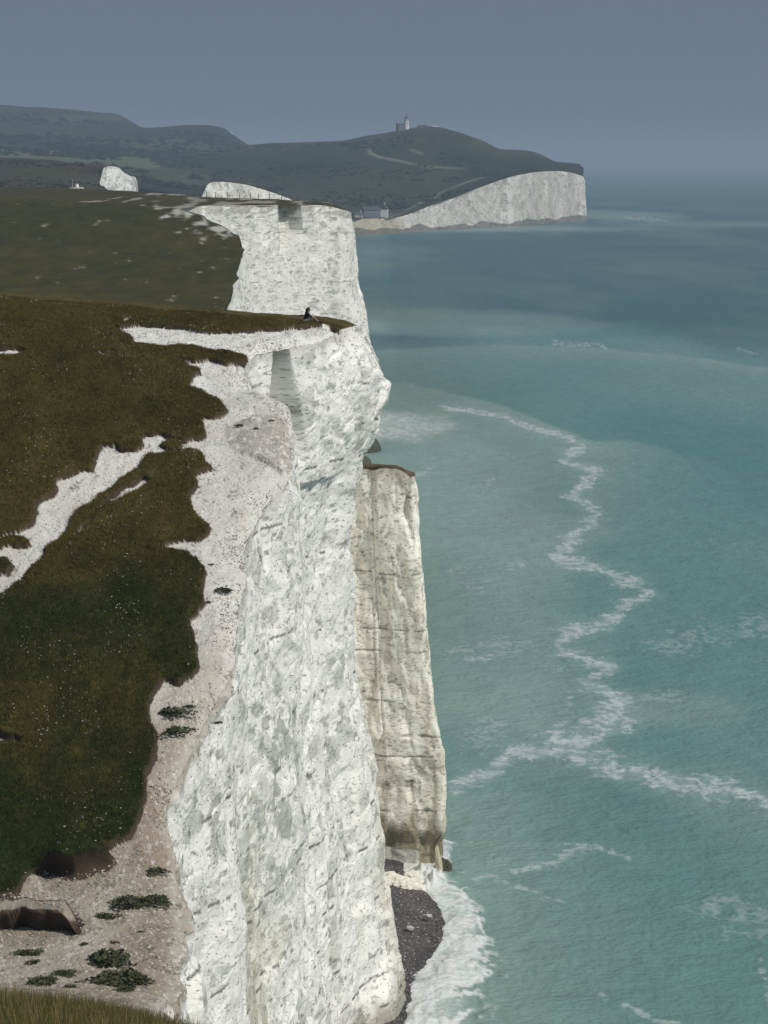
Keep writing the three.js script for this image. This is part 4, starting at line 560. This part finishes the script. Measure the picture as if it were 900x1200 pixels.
{
  const hip = [[0, 0.13, -0.1], [0, 0.13, 0.1]], knee = [[0.40, 0.33, -0.13], [0.43, 0.30, 0.14]], ank = [[0.68, 0.07, -0.11], [0.74, 0.06, 0.12]], sh = [[0.10, 0.53, -0.19], [0.12, 0.53, 0.19]], el = [[0.28, 0.36, -0.22], [0.30, 0.36, 0.22]], wr = [[0.50, 0.40, -0.13], [0.53, 0.38, 0.13]];
  const trunk = [cap([0, 0.13, 0], [0.05, 0.3, 0], 0.13, 0.125), cap([0.05, 0.3, -0.06], [0.1, 0.5, -0.08], 0.1, 0.1), cap([0.05, 0.3, 0.06], [0.1, 0.5, 0.08], 0.1, 0.1), cap(sh[0], sh[1], 0.065, 0.065)];
  const legs = [0, 1].flatMap((i) => [cap(hip[i], knee[i], 0.088, 0.062), cap(knee[i], ank[i], 0.058, 0.038)]), arms = [0, 1].flatMap((i) => [cap(sh[i], el[i], 0.052, 0.04), cap(el[i], wr[i], 0.038, 0.026)]);
  const neck = cap([0.12, 0.56, 0], [0.16, 0.68, 0], 0.05, 0.047);
  const bodyG = blob([...trunk, ...legs, ...arms, neck, ...[0, 1].map((i) => cap(ank[i], [ank[i][0] + 0.17, 0.035, ank[i][2]], 0.042, 0.028))], 0.05, [0.36, 0.4, 0], 0.62, 104);
  const hc = [0.19, 0.755, 0], headG = blob([ell(hc, [0.098, 0.118, 0.078]), cap([0.20, 0.69, 0], [0.25, 0.665, 0], 0.05, 0.028), cap([0.275, 0.765, 0], [0.302, 0.735, 0], 0.011, 0.015), cap([0.265, 0.70, -0.02], [0.265, 0.70, 0.02], 0.012, 0.012), ell([0.185, 0.75, 0.08], [0.022, 0.034, 0.012]), ell([0.185, 0.75, -0.08], [0.022, 0.034, 0.012]), cap([0.272, 0.782, -0.04], [0.272, 0.782, 0.04], 0.012, 0.012), neck], 0.02, [0.2, 0.74, 0], 0.17, 80);
  const hands = [0, 1].map((i) => { const w = wr[i], s = i ? -1 : 1, parts = [ell([w[0] + 0.05, w[1] - 0.004, w[2]], [0.05, 0.016, 0.04])]; for (let k = 0; k < 4; k++) { const z = w[2] + (k - 1.5) * 0.021, l = [0.062, 0.074, 0.07, 0.055][k], x = w[0] + 0.092, y = w[1] - 0.004; parts.push(cap([x, y, z], [x + l * 0.5, y - 0.008, z], 0.0095, 0.009), cap([x + l * 0.5, y - 0.008, z], [x + l * 0.8, y - 0.04, z], 0.009, 0.0075)); } parts.push(cap([w[0] + 0.03, w[1] - 0.004, w[2] + s * 0.034], [w[0] + 0.075, w[1] - 0.014, w[2] + s * 0.062], 0.011, 0.009)); return blob(parts, 0.012, [w[0] + 0.09, w[1] - 0.015, w[2]], 0.12, 72); });
  const skin = paint(0.42, 0.22, 0.16, { roughness: 0.6 }), p = hit(358, 368.5), e = brinkX(-p.z), y = G(p.x, -p.z, e).y;
  const t = thing('person', 'person in black sitting on the grassy brink, arms resting on raised knees', 'person', V(p.x, y - 0.02, p.z), 0.18);
  t.scale.setScalar(1.16);
  mesh('body', mergeGeometries([bodyG, headG, ...hands]), skin, t);
  const grow = (f, k) => (x, yy, z) => f(x, yy, z) - k;
  mesh('jacket', blob([...trunk.map((f) => grow(f, 0.018)), cap(sh[0], el[0], 0.07, 0.056), cap(sh[1], el[1], 0.07, 0.056)], 0.05, [0.1, 0.36, 0], 0.34, 72), paint(0.012, 0.011, 0.013), t);
  mesh('trousers', blob([...legs.map((f) => grow(f, 0.012)), cap([-0.01, 0.12, 0], [0.05, 0.13, 0], 0.14, 0.13)], 0.04, [0.36, 0.22, 0], 0.5, 80), paint(0.16, 0.18, 0.17), t);
  mesh('shirt_hem', blob([cap([-0.1, 0.14, -0.08], [-0.1, 0.14, 0.08], 0.05, 0.05), cap([-0.07, 0.13, -0.13], [-0.07, 0.13, 0.13], 0.045, 0.045)], 0.03, [-0.08, 0.14, 0], 0.22, 40), paint(0.6, 0.25, 0.28), t);
  mesh('hair', blob([ell([0.165, 0.785, 0], [0.108, 0.112, 0.095]), cap([0.1, 0.76, 0], [0.02, 0.48, 0], 0.085, 0.075), cap([0.12, 0.74, -0.06], [0.06, 0.52, -0.07], 0.05, 0.04), cap([0.12, 0.74, 0.06], [0.06, 0.52, 0.07], 0.05, 0.04)], 0.03, [0.1, 0.66, 0], 0.27, 64), paint(0.016, 0.012, 0.01, { roughness: 0.6 }), t);
  for (const i of [0, 1]) mesh('shoe', blob([cap([ank[i][0] - 0.01, 0.06, ank[i][2]], [ank[i][0] + 0.18, 0.045, ank[i][2]], 0.055, 0.04)], 0.02, [ank[i][0] + 0.08, 0.05, ank[i][2]], 0.17, 32), M.dark, t);
  for (const s of [-1, 1]) mesh('eye', new THREE.SphereGeometry(0.011, 10, 8).translate(0.272, 0.762, s * 0.032), M.dark, t);
  const b = thing('bag', 'dark bag lying on the grass behind the sitting person', 'bag', V(p.x - 0.42, G(p.x - 0.42, -p.z, e).y - 0.02, p.z), 0.3);
  mesh('bag_body', blob([ell([0, 0.1, 0], [0.2, 0.1, 0.13]), ell([0.08, 0.12, 0], [0.12, 0.1, 0.12])], 0.05, [0, 0.1, 0], 0.3, 40), M.dark, b); mesh('strap', new THREE.TorusGeometry(0.1, 0.014, 6, 18, Math.PI).translate(0, 0.17, 0), M.wood, b);
}
// ───────────────────────── turf, flecks, rubble, foreground grass ─────────────────────────
function tuftGeo(n, r, h, w, sd) { const P = [], I = []; for (let i = 0; i < n; i++) { const a = hash(sd, i, 701) * 6.283, q = Math.sqrt(hash(sd, i, 702)) * r, x = Math.cos(a) * q, z = Math.sin(a) * q, b = hash(sd, i, 703) * 6.283, l = h * (0.5 + hash(sd, i, 704)), k = P.length / 3, lx = Math.cos(b) * l * 0.5, lz = Math.sin(b) * l * 0.5, sx = -Math.sin(b) * w, sz = Math.cos(b) * w; P.push(x - sx, -0.01, z - sz, x + sx, -0.01, z + sz, x + lx, l, z + lz); I.push(k, k + 1, k + 2); } const g = new THREE.BufferGeometry(); g.setAttribute('position', new THREE.Float32BufferAttribute(P, 3)); g.setIndex(I); g.computeVertexNormals(); return g; }
const dummy = new THREE.Object3D(), tint = new THREE.Color();
function scatterOn(name, label, cat, geo, mat, list) { const m = new THREE.InstancedMesh(geo, mat, list.length); m.name = name; list.forEach(([x, y, z, s, sy, r, c], i) => { dummy.position.set(x, y, z); dummy.rotation.set(0, r, 0); dummy.scale.set(s, sy, s); dummy.updateMatrix(); m.setMatrixAt(i, dummy.matrix); m.setColorAt(i, tint.setRGB(...c)); }); scene.add(m); return tag(m, 'stuff', label, cat); }
{
  const grass = [], flecks = [], rubble = [];
  for (let i = 0; i < 340000; i++) {
    const d = 93 + 80 * Math.sqrt(rnd()), u = rnd(), e = brinkX(d), x = lerp(-(0.158 * d + 2), e, u), cell = rnd(), g = G(x, d, e);
    if (g.t > 0.02 && g.up > 0.9) {
      const z = g.t < 1 ? -(d - sstep(1.0, 0.1, g.t) * (0.2 + 1.2 * hollow(x, d))) : -d;
      if (cell < 0.62) { const n1 = fbm(x * 0.16, d * 0.10, 4, 41), c = mix3(mix3([0.026, 0.038, 0.005], [0.115, 0.088, 0.020], clamp(sstep(108, 146, d) * 1.0 - 0.16 + n1 * 0.7 + 0.6 * fbm(x * 0.8, d * 0.4, 3, 43) + (rnd() - 0.5) * 0.5, 0, 1)), [0.18, 0.145, 0.05], Math.max(0, rnd() - 0.8) * lerp(0.7, 1.6, sstep(105, 140, d))); grass.push([x, g.y, z, 0.7 + rnd() * 0.8, 0.6 + rnd() * 0.9, rnd() * 6.28, c]); }
      else if (cell < 0.65 && fbm(x * 0.45, d * 0.3, 3, 711) * 1.3 + rnd() * 0.8 > 0.78) { const k = 0.8 + rnd() * 0.2; flecks.push([x, g.y + 0.05, z, 0.014 + 0.045 * rnd() ** 3, 0.022, rnd() * 6, [0.66 * k, 0.65 * k, 0.6 * k]]); }
    } else if (g.t < -0.1 && cell < (d > 122 ? 0.16 : 0.4)) { const k = rnd(); rubble.push([x, g.y, -d, 0.018 + 0.06 * rnd() ** 3, 0.016 + 0.05 * rnd() ** 3, rnd() * 6, d > 118 ? (k < 0.93 ? mul3([0.60, 0.58, 0.53], 0.85 + 0.2 * rnd()) : [0.2, 0.19, 0.16]) : k < 0.4 ? mul3([0.55, 0.5, 0.45], 0.8 + 0.3 * rnd()) : k < 0.94 ? mul3([0.34, 0.28, 0.23], 0.85 + 0.3 * rnd()) : [0.12, 0.11, 0.09]]); }
  }
  scatterOn('turf_grass', 'short olive brown clifftop grass', 'grass', tuftGeo(7, 0.12, 0.075, 0.012, 1), std({ color: 0xffffff, side: THREE.DoubleSide }), grass);
  scatterOn('chalk_flecks', 'white chalk crumbs and flowers dotted in the turf', 'flecks', new THREE.IcosahedronGeometry(1, 0), std({ color: 0xffffff }), flecks);
  scatterOn('chalk_rubble', 'loose chalk and flint rubble on bare ground', 'rubble', new THREE.IcosahedronGeometry(1, 0), std({ color: 0xffffff }), rubble);
  const shingle = []; for (let i = 0; i < 9000; i++) { const d = 165 + 48 * rnd(), x1 = beachX(d) + 0.3, x = lerp(x1 - 9, x1, rnd()), q = x1 + 1 - x, k = 0.6 + 0.9 * rnd(), y = -0.35 + 0.42 * Math.min(q, 1.2) + 0.12 * Math.min(Math.max(0, q - 1.2), 8); shingle.push([x, y + 0.02, -d, 0.05 + 0.07 * rnd() ** 2, 0.045, rnd() * 6, rnd() < 0.06 ? [0.45, 0.43, 0.4] : [0.15 * k, 0.135 * k, 0.13 * k]]); }
  scatterOn('shingle_stones', 'dark flint stones on the shingle', 'shingle', new THREE.IcosahedronGeometry(1, 0), std({ color: 0xffffff }), shingle);
  const bush = boulderGeo(901, 1, 0.62, 1, 1), bushMat = std({ color: 0xffffff });
  for (const [hill, name, label, n, s0, s1, f, c] of [['headland_hill', 'hill_scrub', 'dark scrub on the lighthouse hill', 1500, 1.4, 3.0, 0.012, [0.016, 0.024, 0.012]], ['far_hills', 'far_scrub', 'dark woods and hedges on the far downs', 1300, 3, 7, 0.005, [0.016, 0.022, 0.012]], ['down_slope', 'slope_scrub', 'gorse scrub on the brown down', 500, 0.6, 1.5, 0.02, [0.024, 0.026, 0.011]]]) {
    const P = scene.getObjectByName(hill).geometry.attributes.position, list = [];
    for (let i = 0; i < n * 12 && list.length < n; i++) { const k = Math.floor(rnd() * P.count), row = hill === 'headland_hill' ? k / 300 / 132 : hill === 'far_hills' ? k / 200 / 96 : k / 150 / 60; if (row < 0.06 || row > 0.58 || (hill === 'headland_hill' && k % 300 > 280)) continue; const x = P.getX(k) + (rnd() - 0.5) * s1, z = P.getZ(k) + (rnd() - 0.5) * s1, q = fbm(x * f, z * f * 0.6, 4, 801); if (q < 0.08 || P.getY(k) < 5) continue; const v = 0.7 + rnd() * 0.7, r = lerp(s0, s1, rnd() ** 2); list.push([x, P.getY(k), z, r, r * (0.6 + 0.5 * rnd()), rnd() * 6, mul3(c, v)]); }
    scatterOn(name, label, 'scrub', bush, bushMat, list);
  }
  const near = [];
  for (let i = 0; i < 34000; i++) { const d = 8.5 + 8 * rnd(), e = brinkX(Math.max(12, d)) + (d < 12 ? (12 - d) * 0.25 : 0), x = lerp(-0.2 * d - 0.8, e, rnd()), k = rnd(), y = G(x, d, e).y; near.push([x, y, -d, 0.8 + rnd() * 0.6, 0.55 + rnd() * 0.9, rnd() * 6.28, k < 0.5 ? mul3([0.13, 0.105, 0.04], 0.7 + 0.6 * rnd()) : k < 0.8 ? mul3([0.075, 0.08, 0.025], 0.7 + 0.6 * rnd()) : mul3([0.22, 0.175, 0.085], 0.7 + 0.5 * rnd())]); }
  scatterOn('foreground_grass', 'long dry grass at the photographer\'s feet', 'grass', tuftGeo(9, 0.05, 0.085, 0.0028, 5), std({ color: 0xffffff, side: THREE.DoubleSide }), near);
}
renderer.render(scene, camera);
